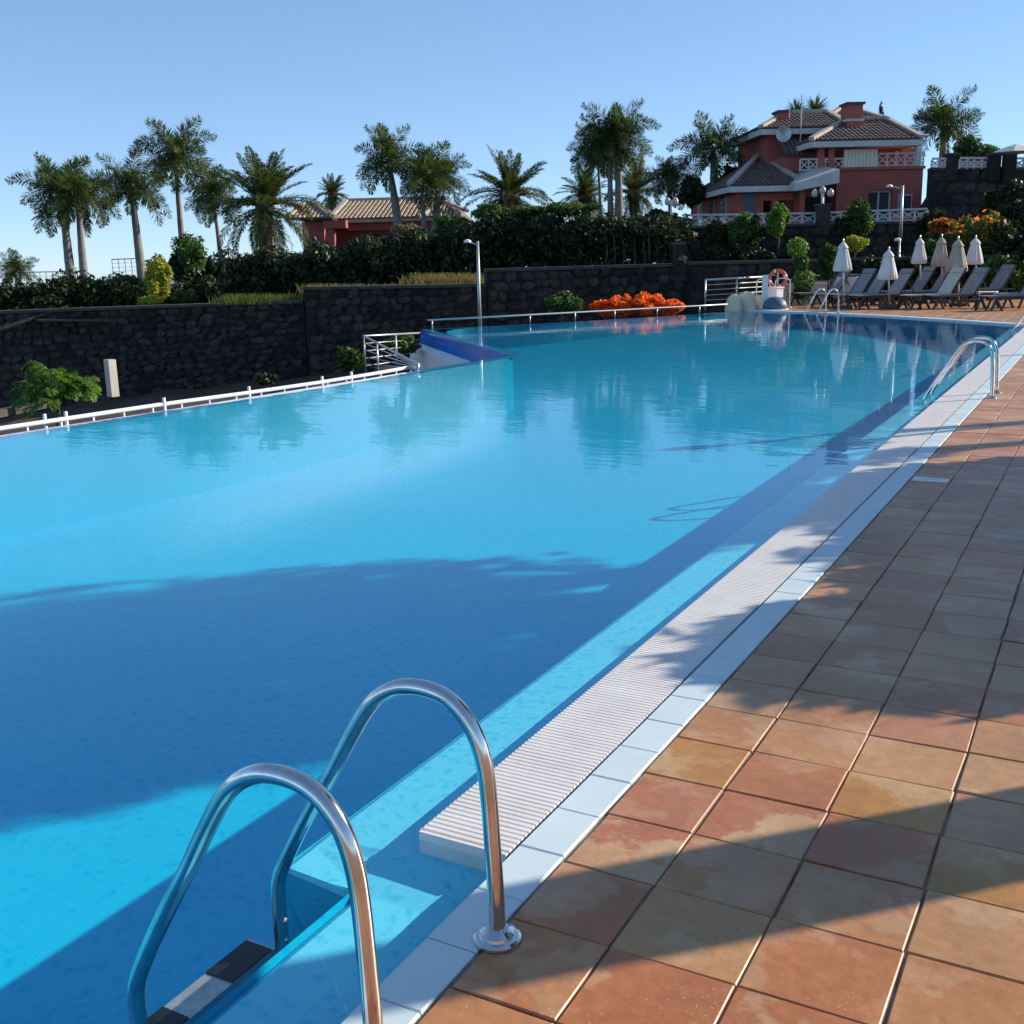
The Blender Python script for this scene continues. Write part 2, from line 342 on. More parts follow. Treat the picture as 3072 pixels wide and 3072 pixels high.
def ztop_garden(px, R):
    """height of the terraced gardens beyond the basalt walls"""
    xs = [-600, 500, 570, 690, 912, 925, 1285, 1300, 1700, 1760, 2000, 2800]
    zs = [-0.3, -0.1, 0.15, 0.25, 0.45, 1.05, 1.05, 2.6, 2.6, 4.7, 4.8, 4.8]
    return float(np.interp(px, xs, zs)) + max(0, R - 45) * 0.004
b = MB(); pxs = list(range(-600, 2801, 40)); rs = [0, 1, 2, 3, 58, 70, 90, 120, 180]
def wallR(px): return float(np.interp(px, [-600, -260, 568, 570, 916, 1290, 2150, 2800], [48, 46, 38.6, 38.4, 36.6, 38.4, 43, 46]))
for px in pxs:
    for R in rs:
        RI = R
        if R < 4: R = [wallR(px) + .35, wallR(px) + 1.5 if px < 1290 else float(np.interp(px, [1290, 1748, 2000], [44.3, 47.0, 48])), 0, 0][int(R)] or (float(np.interp(px, [1290, 1735, 1745, 2000], [44.9, 47.5, 50.0, 50.6])) if R == 2 else float(np.interp(px, [1290, 1740, 1745, 1880, 2200], [54, 54, 50.75, 50.95, 54.3])))
        q = P(px, hor(px), R); z = ztop_garden(px, R) - 0.25
        if px > 1290 and RI == 1: z = 1.0
        if px > 1290 and RI == 0: z = 1.0
        if px > 1745 and RI == 2: z = 1.3
        if R >= 120: z -= (R - 100) * 0.12
        b.v.append((q.x, q.y, z)); b.n += 1
nR = len(rs)
for i in range(len(pxs) - 1):
    for j in range(nR - 1):
        b.f.append((i * nR + j, (i + 1) * nR + j, (i + 1) * nR + j + 1, i * nR + j + 1)); b.mi.append(0)
tag(b.build('garden_terrain', M['garden'], smooth=True), kind='structure')
# sunken garden between the pool and the wall
b = MB(); pxs = list(range(-600, 1341, 60)); ts = np.linspace(0, 1, 9)
for px in pxs:
    for t in ts:
        R = 7 + t * 34
        zw = float(np.interp(px, [-600, 0, 200, 450, 690, 1340], [-4.5, -3.2, -2.75, -2.3, -1.9, -1.2]))
        z = -2.4 + (zw + 2.4) * max(0, (t - 0.2) / 0.8) if px < 690 else (-1.9 + (zw + 1.9) * t)
        z += rnd.uniform(-.06, .06)
        q = P(px, hor(px), R); b.v.append((q.x, q.y, z)); b.n += 1
for i in range(len(pxs) - 1):
    for j in range(8): b.f.append((i * 9 + j, (i + 1) * 9 + j, (i + 1) * 9 + j + 1, i * 9 + j + 1)); b.mi.append(0)
tag(b.build('sunken_garden_soil', M['soil'], smooth=True), kind='structure')

FAR = [(-1.44, 26.75), (-2.1, 27.1), (-3.5, 28.45), (-4.9, 29.7), (-6.5, 30.9), (-7.5, 31.6), (-8.8, 32.3), (-10.3, 33.0)]
LEFT = [(-10.75, 31.4), (-12.4, 28.5), (-13.8, 26.2), (-15.75, 23.9), (-12.2, 20.25), (-9.73, 17.7), (-9.75, 16.2), (-9.85, 14.6), (-10.02, 12.4), (-10.15, 10.6), (-10.25, 9.4), (-10.4, 8.2), (-10.7, 5.0), (-11.2, 0), (-11.6, -4)]
WZ = -0.03
water_poly = [(-1.42, -4)] + [(-1.42, 26.75)] + FAR[1:] + LEFT
b = MB(); b.add([(x, y, WZ) for x, y in water_poly], [tuple(range(len(water_poly)))]); tag(b.build('pool_water', M['water']), kind='structure')
def offset(poly, d):
    """offset a closed CCW polygon inward by d"""
    out = []; n = len(poly)
    for i in range(n):
        p0, p1, p2 = Vector(poly[i - 1]), Vector(poly[i]), Vector(poly[(i + 1) % n])
        a = (p1 - p0).normalized(); c = (p2 - p1).normalized()
        na = Vector((-a.y, a.x)); nc = Vector((-c.y, c.x)); bis = (na + nc); bis /= max(0.3, bis.dot(na))
        out.append(tuple(p1 + bis * d))
    return out
FLZ = -1.1
# pool floor and walls
inner = [(-2.0, -4), (-2.0, 26.9)] + FAR[2:] + LEFT
wall_in = offset(water_poly, 0.22)
wi = [(-1.82, -4), (-1.82, 2.27), (-2.09, 2.27), (-2.09, 26.4)] + wall_in[3:-1] + [(-11.38, -4)]
b = MB(); _l = wi[4:-1]
for _ in range(3):
    _n = [_l[0]]
    for _i in range(len(_l) - 1):
        p, q = Vector(_l[_i]), Vector(_l[_i + 1]); _n += [tuple(p * .75 + q * .25), tuple(p * .25 + q * .75)]
    _l = _n + [_l[-1]]
wi = wi[:4] + _l + [wi[-1]]
def floor_z(y): return FLZ + 0.68 * max(0.0, min(1.0, (y - 16) / 13.5))
def span(y):
    xs_ = []
    for i in range(len(wi)):
        (x1, y1), (x2, y2) = wi[i], wi[(i + 1) % len(wi)]
        if (y1 - y) * (y2 - y) < 0: xs_.append(x1 + (x2 - x1) * (y - y1) / (y2 - y1))
    return (min(xs_), max(xs_)) if len(xs_) > 1 else None
rows = [(y, span(y)) for y in list(np.arange(-3.98, 33.5, .31))]; rows = [r_ for r_ in rows if r_[1]]
b.add([(x, y, floor_z(y)) for y, sp in rows for x in (sp[0] - .05, sp[1] + .05)], [(2 * i, 2 * i + 1, 2 * i + 3, 2 * i + 2) for i in range(len(rows) - 1)])
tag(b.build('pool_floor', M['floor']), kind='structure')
b = MB()
for x, y in wi[3:]: b.v += [(x, y, FLZ), (x, y, -0.045)]; b.n += 2
for i in range(len(wi) - 4): b.f.append((2 * i + 1, 2 * i + 3, 2 * i + 2, 2 * i)); b.mi.append(0)
smooth_n = len(b.f)
for i in range(3):
    a, c = wi[i], wi[i + 1]
    zt = -0.095 if i < 3 else -0.045
    b.add([(a[0], a[1], FLZ), (c[0], c[1], FLZ), (c[0], c[1], zt), (a[0], a[1], zt)], [(3, 2, 1, 0)])
# top rim under the skin of water along the infinity edge
ln = len(LEFT)
o_ = water_poly[-ln - 7:]; i_ = wall_in[-ln - 7:]
for k in range(len(o_) - 1):
    z = -0.045
    b.add([(*i_[k], z), (*i_[k + 1], z), (*o_[k + 1], z), (*o_[k], z)], [(0, 1, 2, 3)])
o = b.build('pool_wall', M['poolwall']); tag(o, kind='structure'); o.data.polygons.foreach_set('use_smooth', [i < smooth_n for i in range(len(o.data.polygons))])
# outer face of the infinity edge: blue tiles above a white plinth, a gutter walk below
b = MB(); b2 = MB(); b3 = MB()
oL = [FAR[-1]] + LEFT
oL1 = [tuple(v) for v in offset(water_poly, -0.06)[-ln - 1:]]; oL2 = [tuple(v) for v in offset(water_poly, -0.30)[-ln - 1:]]; oL3 = [tuple(v) for v in offset(water_poly, -1.15)[-ln - 1:]]
for k in range(len(oL) - 1):
    a, c = oL[k], oL[k + 1]; a1, c1 = oL1[k], oL1[k + 1]; a2, c2 = oL2[k], oL2[k + 1]; a3, c3 = oL3[k], oL3[k + 1]
    b.add([(*a, -0.035), (*c, -0.035), (*c1, -0.40), (*a1, -0.40)], [(0, 1, 2, 3)])
    b2.add([(*a1, -0.40), (*c1, -0.40), (*c2, -0.46), (*a2, -0.46), (*a2, -1.1), (*c2, -1.1)], [(0, 1, 2, 3), (3, 2, 5, 4)])
    b3.add([(*a2, -1.05), (*c2, -1.05), (*c3, -1.05), (*a3, -1.05), (*c3, -3.6), (*a3, -3.6)], [(0, 1, 2, 3), (3, 2, 4, 5)])
tag(b.build('infinity_edge_tiles', M['outerblue']), kind='structure')
tag(b2.build('infinity_edge_plinth', M['white']), kind='structure')
tag(b3.build('gutter_walk', M['mortar']), kind='structure')
# overflow ledge: tiled lip that slopes into the pool
b = MB(); ys = [-4, -2, 0, 1.2, 2.0, 2.18, 2.265, 2.27, 2.40, 2.46] + list(np.linspace(2.6, 26.75, 50))
sec = [(-1.42, -0.075), (-1.78, -0.07), (-2.06, -0.082), (-2.09, -0.097)]
for y in ys:
    for x, z in sec:
        zz = z
        if y < 2.268 and x < -1.78: x = -1.79 if x > -2.07 else -1.82
        if y < 2.46: zz = z - 0.03 * min(1, (2.46 - y) / 0.12) * (1 if x > -1.9 else 0.2)
        b.v.append((x, y, zz)); b.n += 1
for i in range(len(ys) - 1):
    for j in range(3): b.f.append((i * 4 + j, (i + 1) * 4 + j, (i + 1) * 4 + j + 1, i * 4 + j + 1)); b.mi.append(0)
# face below the coping
b.add([(-1.42, -4, -0.12), (-1.42, 26.8, -0.12), (-1.42, 26.8, -0.002), (-1.42, -4, -0.002)], [(0, 1, 2, 3)])
tag(b.build('overflow_ledge', M['ledge'], smooth=False), kind='structure')

# deck base slab (joint filling) and terracotta tiles
farc = [(x + 0.12 * 0.6, y + 0.16) for x, y in FAR]
deck_poly = [(-1.275, -4), (14, -4), (14, 46), (-10.4, 46), (-10.4, 33.3)] + [(x + 0.11, y + 0.17) for x, y in reversed(FAR[1:-1])] + [(-1.275, 26.95)]
b = MB(); b.prism(deck_poly, -0.9, -0.005); deck = tag(b.build('pool_deck', M['grout']), kind='structure')
def inside(p, poly):
    x, y = p; c = False; n = len(poly)
    for i in range(n):
        x1, y1 = poly[i]; x2, y2 = poly[i - 1]
        if (y1 > y) != (y2 > y) and x < (x2 - x1) * (y - y1) / (y2 - y1) + x1: c = not c
    return c
TX, TY, JW = 0.331, 0.3107, 0.0055
def tile_geo(wx, wy, r):
    j = lambda s: r.uniform(-s, s)
    hx, hy = wx / 2, wy / 2
    hx -= .0008
    cs = [(-hx + j(.003), -hy + j(.003)), (hx + j(.003), -hy + j(.003)), (hx + j(.003), hy + j(.003)), (-hx + j(.003), hy + j(.003))]
    tz = [j(.0012) for _ in range(4)]
    vs = [(x, y, -0.006) for x, y in cs] + [(x, y, 0.0 + tz[i]) for i, (x, y) in enumerate(cs)] + [(x * 0.978, y * 0.978, 0.0028 + tz[i]) for i, (x, y) in enumerate(cs)]
    fs = [(8, 9, 10, 11)] + [(i, (i + 1) % 4, 4 + (i + 1) % 4, 4 + i) for i in range(4)] + [(4 + i, 4 + (i + 1) % 4, 8 + (i + 1) % 4, 8 + i) for i in range(4)]
    return vs, fs
tr_ = random.Random(3)
tile_meshes = []
for k in range(8):
    vs_, fs_ = tile_geo(TX - JW, TY - JW, tr_); me = bpy.data.meshes.new('tile'); me.from_pydata(vs_, [], fs_); me.materials.append(M['tile']); tile_meshes.append(me)
cut_mesh = []
for k in range(4):
    vs_, fs_ = tile_geo(0.281 - JW, TY - JW, tr_); me = bpy.data.meshes.new('tile'); me.from_pydata(vs_, [], fs_); me.materials.append(M['tile']); cut_mesh.append(me)
CX = -0.984 - 0.281 / 2
tiles = [(CX, 3.162 + TY / 2 + jn * TY, -1) for jn in range(-23, 77)]
x0 = -0.984 + TX / 2; y0 = 3.162 + TY / 2
for i in range(0, 46):
    for jn in range(-23, 138):
        x = x0 + i * TX; y = y0 + jn * TY
        ok = y < 45.5 and x < 13.7
        if ok: tiles.append((x, y, -1))
    # far deck tiles left of the right hand edge
for i in range(-29, -1):
    for jn in range(68, 138):
        x = x0 + i * TX; y = y0 + jn * TY
        if y < 45.5 and all(inside((x + sx * TX / 2, y + sy * TY / 2), deck_poly) for sx in (-1, 1) for sy in (-1, 1)): tiles.append((x, y, -1))
def proj(x, y, z=0):
    c = RM.T @ (np.array([x, y, z]) - np.array([0, 0, CAMZ]))
    if c[2] > -0.1: return None
    return ((1536 + 3270 * c[0] / -c[2]) / K, (1536 - 3270 * c[1] / -c[2]) / K, -c[2])
vis = []
rest = []
for (x, y, _) in tiles:
    q = proj(x, y)
    if q and -60 < q[0] < 2010 and 0 < q[1] < 2010: vis.append((q[2], x, y))
    else: rest.append((x, y))
vis.sort()
for _, x, y in vis[:300]:
    o = inst('tile', (cut_mesh if x < -1 else tile_meshes)[tr_.randrange(4)], deck, (x + tr_.uniform(-.0015, .0015), y + tr_.uniform(-.0015, .0015), tr_.uniform(-.001, .0012)), (tr_.uniform(-.003, .003), tr_.uniform(-.003, .003), tr_.uniform(-.006, .006) + (math.pi if tr_.random() < .5 else 0)))
b = MB()
for x, y in rest + [(a, c) for _, a, c in vis[300:]]:
    vs_, fs_ = tile_geo((0.281 if abs(x - CX) < .01 else TX) - JW, TY - JW, tr_)
    b.add([(v[0] + x, v[1] + y, v[2]) for v in vs_], fs_)
o = b.build('outlying_tiles', M['tile'], deck); tag(o, kind='stuff')

# coping strip
coping = empty('pool_coping', (-1.35, 0, 0)); tag(coping, kind='structure')
b = MB(); b.prism([(-1.42, -4), (-1.272, -4), (-1.272, 26.9), (-1.42, 26.9)], -0.12, -0.006); tag(b.build('bedding', M['grout'], coping))
cm = []
for k in range(4):
    b = MB(); hx, hy, h = 0.073, 0.1235, 0.0
    vs_ = [(sx * hx, sy * hy, -0.012) for sx, sy in ((-1, -1), (1, -1), (1, 1), (-1, 1))] + [(sx * hx, sy * hy, 0.0) for sx, sy in ((-1, -1), (1, -1), (1, 1), (-1, 1))] + [(sx * (hx - .004), sy * (hy - .003), 0.004) for sx, sy in ((-1, -1), (1, -1), (1, 1), (-1, 1))]
    fs_ = [(8, 9, 10, 11)] + [(i, (i + 1) % 4, 4 + (i + 1) % 4, 4 + i) for i in range(4)] + [(4 + i, 4 + (i + 1) % 4, 8 + (i + 1) % 4, 8 + i) for i in range(4)]
    me = bpy.data.meshes.new('coping_tile'); me.from_pydata(vs_, [], fs_); me.materials.append(M['coping']); cm.append(me)
for k in range(122):
    y = -3.6 + k * 0.2515
    if y > 26.8: break
    inst('coping_tile', cm[k % 4], coping, (0.0035, y, tr_.uniform(-.0008, .0008)), (0, 0, tr_.uniform(-.003, .003)))
# far coping: one stone per chord piece
pts = FAR
for k in range(len(pts) - 1):
    a = Vector((*pts[k], 0)); c = Vector((*pts[k + 1], 0)); d = c - a; n = max(1, int(d.length / 0.5)); nrm = Vector((d.y, -d.x, 0)).normalized()
    if nrm.y < 0: nrm = -nrm
    for q in range(n):
        p0 = a + d * (q / n) + d.normalized() * .004; p1 = a + d * ((q + 1) / n) - d.normalized() * .004
        bb = MB(); bb.prism([tuple(p1.xy), tuple(p0.xy), tuple((p0 + nrm * .26).xy), tuple((p1 + nrm * .26).xy)], -0.12, 0.006)
        bb.build('coping_tile', M['coping'], coping)
# white slatted overflow grate
grate = empty('overflow_grate', (-1.6, 2.5, 0)); tag(grate, 'long white slatted overflow grate running beside the coping strip', 'pool grate')
GX0, GX1 = -1.735, -1.432
b = MB(); b.box(((GX0 + GX1) / 2, 0, -0.008), (GX1 - GX0, 0.0155, 0.018))
b.box((GX0 - 0.004, 0, -0.016), (0.016, 0.009, 0.016))
sm = b.build('slat', M['grate'], grate, loc=(0, 0, 0)).data
first = [o for o in COL.objects if o.data is sm][0]; bpy.data.objects.remove(first)
sm2 = sm
GP = 0.0245
ny = 0; y = 2.53
while ny < 300:
    inst('slat', sm2, grate, (1.6, y - 2.5, tr_.uniform(-.0002, .0002))); y += GP; ny += 1
b = MB()
while y < 26.5:
    b.box(((GX0 + GX1) / 2, y, -0.008), (GX1 - GX0, 0.0155, 0.018)); y += GP
tag(b.build('far_slats', M['grate'], grate), kind='stuff')
b = MB(); b.box(((GX0 + GX1) / 2, 14.5, -0.018), (GX1 - GX0 - .004, 24.0, 0.023)); b.build('gap_lightener', M['grate'], grate)  # pale plate added under the slats to lighten the shaded gaps
b = MB(); b.box(((GX0 + GX1) / 2, 2.505, -0.040), (GX1 - GX0, 0.012, 0.08)); b.build('end_plate', M['grate'], grate)
for xx in (GX0 + 0.05, GX0 + .15, GX1 - 0.05):
    b = MB(); b.box((xx, 14.5, -0.053), (0.012, 24.0, 0.034)); b.build('carrier_rail', M['grate'], grate)
# white depth sign let into the deck
b = MB(); b.box((-1.12, 8.53, 0.006), (0.25, 0.14, 0.006)); sg = b.build('depth_marker', M['white'], None, loc=(-1.12, 8.53, 0)); tag(sg, 'small white rectangular marker plate lying on the deck tiles beside the coping', 'marker plate')
b = MB(); b.box((-1.12, 8.53, 0.0092), (0.10, 0.022, 0.001)); b.build('print', M['steel'], sg)

# ------------------------------------------------------------------ pool ladders
def smooth_path(pts, n=6):
    pts = [Vector(p) for p in pts]; out = []
    for i in range(len(pts) - 1):
        p0 = pts[max(i - 1, 0)]; p1 = pts[i]; p2 = pts[i + 1]; p3 = pts[min(i + 2, len(pts) - 1)]
        for k in range(n):
            t = k / n
            out.append(0.5 * ((2 * p1) + (-p0 + p2) * t + (2 * p0 - 5 * p1 + 4 * p2 - p3) * t * t + (-p0 + 3 * p1 - 3 * p2 + p3) * t ** 3))
    out.append(pts[-1]); return out
RAIL = [(0, 0), (0, .12), (-.006, .28), (-.014, .42), (-.026, .50), (-.055, .575), (-.105, .63), (-.17, .652), (-.25, .648), (-.32, .615), (-.375, .56), (-.44, .46), (-.50, .36), (-.57, .25), (-.64, .135), (-.69, .045), (-.72, -.02), (-.73, -.09), (-.73, -.25), (-.73, -.6), (-.73, -.95)]
def make_ladder():
    root = empty('pool_ladder', (0, 0, 0))
    for s in (-1, 1):
        y = s * 0.265
        path = smooth_path([(x, y, z) for x, z in RAIL], 4)
        b = MB(); b.tube(path, 0.0215, 18); r = b.build('handrail', M['chrome'], root, True, loc=(0, 0, 0))
        b = MB(); b.lathe([(0.062, .004), (0.062, .010), (0.055, .015), (0.046, .017), (0.044, .024), (0.036, .030), (0.030, .034)], (0, y, 0), 28); b.build('base_flange', M['chrome'], root, False, loc=(0, 0, 0))
        b = MB()
        for z in (-.16, -.22): b.lathe([(0.008, 0), (0.010, .004), (.008, .008)], (-.73 + .02, y - s * .0, z), 8)
        b.build('bolt', M['chrome'], r, loc=(0, 0, 0))
    for k, z in enumerate((-.27, -.53, -.79)):
        b = MB(); b.box((-.805, 0, z), (0.10, 0.52, 0.022)); t = b.build('tread', M['steel'], root, loc=(0, 0, 0))
        for yy, wd in ((-.165, .165), (.165, .165)):
            b = MB(); b.box((-.805, yy, z + .0135), (0.098, wd, 0.005)); b.build('grip_pad', M['black'], t, loc=(0, 0, 0))
    return root
lad = make_ladder(); lad.location = (-1.252, 1.865, 0.002)
tag(lad, 'chrome pool ladder with two hooped handrails nearest the camera', 'pool ladder', 'chrome pool ladders')
l2 = copy_tree(lad); l2.location = (-1.19, 13.85, 0.002); tag(l2, 'chrome pool ladder beyond the white marker plate on the right side', 'pool ladder', 'chrome pool ladders')
l3 = copy_tree(lad); l3.location = (-7.0, 31.35, 0.01); l3.rotation_euler = (0, 0, math.radians(52 + 0)); tag(l3, 'far chrome pool ladder on the curved edge in front of the sun loungers', 'pool ladder', 'chrome pool ladders')
l4 = copy_tree(lad); l4.location = (-1.15, 25.2, 0.002); tag(l4, 'chrome pool ladder cut by the right border at the far pool corner', 'pool ladder', 'chrome pool ladders')

# ------------------------------------------------------------------ rails round the infinity edge
def edge_rail(name, path, z, r, post_pts, up, label, mat, ticks=None, down=0.6):
    root = empty(name, (path[0][0], path[0][1], 0)); tag(root, label, 'railing')
    b = MB(); b.tube([(x, y, z) for x, y in path], r, 10); b.build('rail', mat, root, True)
    for (x, y) in post_pts:
        b = MB(); b.tube([(x, y, z - down), (x, y, z + up)], r * 0.75, 8); b.build('post', mat, root, True)
    if ticks:
        for x, y in ticks:
            b = MB(); b.box((x, y, z - 0.1), (0.02, 0.02, 0.2)); b.build('baluster', mat, root)
    return root
def along(path, t):
    segs = [(Vector(path[i]), Vector(path[i + 1])) for i in range(len(path) - 1)]; L_ = sum((c - a).length for a, c in segs); d = t * L_
    for a, c in segs:
        l = (c - a).length
        if d <= l: return tuple(a + (c - a) * (d / l))
        d -= l
    return path[-1]
tube_px = [(-120, 823), (0, 809), (120, 791), (300, 764), (470, 741), (608, 721), (700, 706), (790, 690)]
tp = [tuple(G(x, y, 0.0).xy) for x, y in tube_px]
posts = [tuple(G(px, py, 0.0).xy) for px, py in ((85, 795), (125, 790), (310, 763), (470, 741), (608, 721), (663, 712))]
tk = [along(tp, t) for t in np.linspace(0.12, 0.97, 17)]
edge_rail('edge_railing', tp, 0.0, 0.028, posts, 0.085, 'thick white tube rail with stub posts along the left infinity edge', M['white'], tk)
fp_px = [(807, 604), (1000, 594), (1150, 586), (1240, 581), (1320, 577), (1372, 574)]
fp = [tuple(G(x, y, 0.2).xy) for x, y in fp_px]
fpo = [tuple(G(px, py, 0.2).xy) for px, py in ((815, 603.6), (1000, 594), (1085, 589.5), (1160, 585.5), (1240, 581), (1320, 577))]
edge_rail('far_edge_railing', fp, 0.2, 0.024, fpo, 0.0, 'thin pale metal railing along the far left infinity edge', M['steel'], None, 0.24)

# grey stair railings beside the pool corner
def bar_railing(name, A, B, ztA, ztB, h, nb, npost, label, r=0.02, mat=None, tmax=1.0, hB=None):
    mat = mat or M['steel']
    root = empty(name, (A[0], A[1], ztA - h)); tag(root, label, 'railing')
    a = Vector((A[0], A[1], ztA)); c = Vector((B[0], B[1], ztB))
    bb = MB(); bb.tube([a, c], r * 1.2, 8); bb.build('top_rail', mat, root, True)
    for k in range(npost):
        p = a + (c - a) * (k / max(1, npost - 1) * tmax); bb = MB(); bb.tube([p, p - Vector((0, 0, h))], r, 8); bb.build('post', mat, root, True)
    for k in range(nb):
        dz = Vector((0, 0, h * (k + 1) / (nb + 1))); bb = MB(); bb.tube([a - dz, c - dz * ((hB or h) / h)], r * 0.5, 6); bb.build('bar', mat, root, True)
    return root
a = P(686, 634, 24); c = P(789, 688, 17.7)
bar_railing('stair_railing', a, c, a.z, c.z, 0.75, 4, 2, 'grey metal railing sloping toward the end of the white tube rail', tmax=.3, hB=.08)
a = P(686, 634, 24); c = P(797, 628, 28.5)
bar_railing('landing_railing', a, c, a.z, c.z, 0.8, 4, 3, 'grey metal railing behind the bushes left of the pool corner')
a = P(1331, 528, 35.5); c = P(1447, 522, 37.5)
bar_railing('terrace_railing', a, c, a.z, c.z, 0.95, 5, 3, 'grey railing of five thin bars left of the lifebuoy', 0.028)
a = P(1500, 520, 38.3); c = P(1932, 513, 42)
bar_railing('lounger_terrace_railing', a, c, a.z, c.z, 0.95, 4, 7, 'long thin grey railing behind the sun loungers', 0.02)

# ------------------------------------------------------------------ basalt walls
def stone_mesh(seed):
    r = random.Random(seed); b = MB(); n = 7
    pts = [(math.cos(2 * math.pi * (k + r.uniform(-.25, .25)) / n) * r.uniform(.42, .62), math.sin(2 * math.pi * (k + r.uniform(-.3, .3)) / n) * r.uniform(.40, .60)) for k in range(n)]
    vs = [(x, 0.0, z) for x, z in pts] + [(x * .80 + r.uniform(-.05, .05), -0.5 + r.uniform(-.25, .2), z * .80) for x, z in pts] + [(0.0, -0.62, 0.0)]
    fs = [(k, (k + 1) % n, n + (k + 1) % n, n + k) for k in range(n)] + [(n + k, n + (k + 1) % n, 2 * n) for k in range(n)]
    me = bpy.data.meshes.new('stone'); me.from_pydata(vs, [], fs); me.materials.append(M['stone']); return me, vs, fs
STONES = [stone_mesh(s) for s in range(7)]
def stone_wall(name, A, B, zt, zb, label, size=0.42, thick=0.5, cap=True, limit=300):
    """A,B = xy ends seen from the camera side, left to right; zt,zb = (left,right)"""
    A = Vector((A[0], A[1], 0)); B = Vector((B[0], B[1], 0)); d = (B - A); Ln = d.length; d.normalize()
    nrm = Vector((d.y, -d.x, 0))      # toward the camera
    if nrm.dot(-(A + B) / 2) < 0: nrm = -nrm
    root = empty(name, (A.x, A.y, zb[0])); tag(root, label, 'stone wall')
    b = MB(); bk = -nrm * thick
    q = [A, B, B + bk, A + bk]
    vs = [(p.x, p.y, z) for p, z in zip(q, (zb[0], zb[1], zb[1], zb[0]))] + [(p.x, p.y, z) for p, z in zip(q, (zt[0], zt[1], zt[1], zt[0]))]
    b.add(vs, [(3, 2, 1, 0), (4, 5, 6, 7), (0, 1, 5, 4), (1, 2, 6, 5), (2, 3, 7, 6), (3, 0, 4, 7)]); b.build('core', M['mortar'], root)
    if cap:
        b = MB(); a3 = A + nrm * .10 + Vector((0, 0, zt[0] + .05)); c3 = B + nrm * .10 + Vector((0, 0, zt[1] + .05))
        b.bar(a3 - nrm * (thick / 2 + .1) , c3 - nrm * (thick / 2 + .1), thick + .2, 0.10); b.build('cap', M['cap'], root)
    base = wloc(root); r = random.Random(sum(ord(ch) for ch in name + label) % 9973)
    ang = math.atan2(d.y, d.x); items = []
    hmax = max(zt[0] - zb[0], zt[1] - zb[1]); nrow = max(1, int(hmax / (size * .72)))
    for row in range(nrow):
        s = r.uniform(0, size * .5)
        while s < Ln:
            wdt = size * r.uniform(.7, 1.45); t = min(1, (s + wdt / 2) / Ln)
            z0 = zb[0] + (zb[1] - zb[0]) * t; z1 = zt[0] + (zt[1] - zt[0]) * t; hh = (z1 - z0) / nrow
            if s + wdt > Ln + .1: break
            p = A + d * (s + wdt / 2); z = z0 + hh * (row + .5) + r.uniform(-.04, .04)
            items.append((p.x, p.y, z, wdt * 1.02, hh * r.uniform(.95, 1.25), r.uniform(.06, .20), r.uniform(-.35, .35))); s += wdt * .97
    items.sort(key=lambda i: math.hypot(i[0], i[1]))
    for it in items[:limit]:
        st = STONES[r.randrange(7)]
        o = inst('stone', st[0], root, (it[0] - base.x, it[1] - base.y, it[2] - base.z), (0, it[6], ang), (it[3], it[5], it[4]))
    if len(items) > limit:
        b = MB()
        for it in items[limit:]:
            _, vs, fs = STONES[r.randrange(7)]; Rm = Matrix.Rotation(ang, 3, 'Z')
            b.add([Rm @ Vector((v[0] * it[3], v[1] * it[5], v[2] * it[4])) + Vector(it[:3]) for v in vs], fs)
        tag(b.build('far_stones', M['stone'], root), kind='stuff')
    return root
def W(px, R): q = P(px, hor(px), R); return (q.x, q.y)
def zat(px, py, R): return P(px, py, R).z
stone_wall('garden_wall', W(-260, 46), W(568, 38.6), (zat(0, 598, 42), zat(568, 572, 38.6)), (-4.2, -2.3), 'long dark basalt wall behind the small bright tree at left', 0.44)
stone_wall('garden_wall', W(570, 38.4), W(916, 36.6), (zat(570, 547, 38.4), zat(916, 541, 36.6)), (-2.6, -1.6), 'dark basalt wall section left of the tall thin lamp post', 0.42)
stone_wall('garden_wall', W(918, 36.6), W(1290, 38.4), (zat(918, 513, 36.6), zat(1290, 502, 38.4)), (-1.6, -1.2), 'dark basalt wall behind the orange flowering bush', 0.42)
stone_wall('terrace_wall', W(1292, 38.6), W(2150, 43), (zat(1292, 500, 38.6), zat(1940, 485, 42)), (-1.0, -0.3), 'lower basalt terrace wall behind the folded umbrellas', 0.55, limit=250)
stone_wall('house_terrace_wall', W(1290, 44.5), W(1748, 47.2), (zat(1290, 432, 44.5), zat(1748, 421, 47.2)), (0.6, 0.6), 'upper basalt terrace wall carrying the red house balustrade', 0.55, limit=250)
stone_wall('roof_terrace_wall', W(1745, 50), W(1878, 50.5), (zat(1745, 322, 50), zat(1878, 320, 50.5)), (2.0, 2.0), 'tall basalt wall right of the red house under a white balustrade', 0.6, limit=200)
stone_wall('roof_terrace_wall', W(1880, 50.5), W(2200, 54), (zat(1880, 322, 50.5), zat(2100, 320, 53)), (2.0, 2.0), 'basalt wall at the right border under the open parasol', 0.6, limit=150)
stone_wall('corner_pier', W(1276, 38.0), W(1293, 38.1), (zat(1285, 462, 38), zat(1285, 462, 38)), (1.0, 1.0), 'narrow basalt pier left of the red house balustrade', 0.35, 0.4)
# sloping ramp wall at far left
a = P(-60, 640, 42.3); c = P(130, 578, 42.3); b = MB(); b.bar(a, c, .25, .10); o = b.build('ramp_parapet', M['stone'], None, loc=tuple(a)); tag(o, 'sloping parapet line climbing the dark wall at the far left border', 'parapet')
b = MB(); b.bar(P(72, 604, 42.0), P(225, 604, 41.2), .45, .07); o = b.build('wall_ledge', M['cap'], None, loc=tuple(P(150, 604, 38.2))); tag(o, 'pale horizontal ledge slab on the left part of the dark wall', 'ledge')
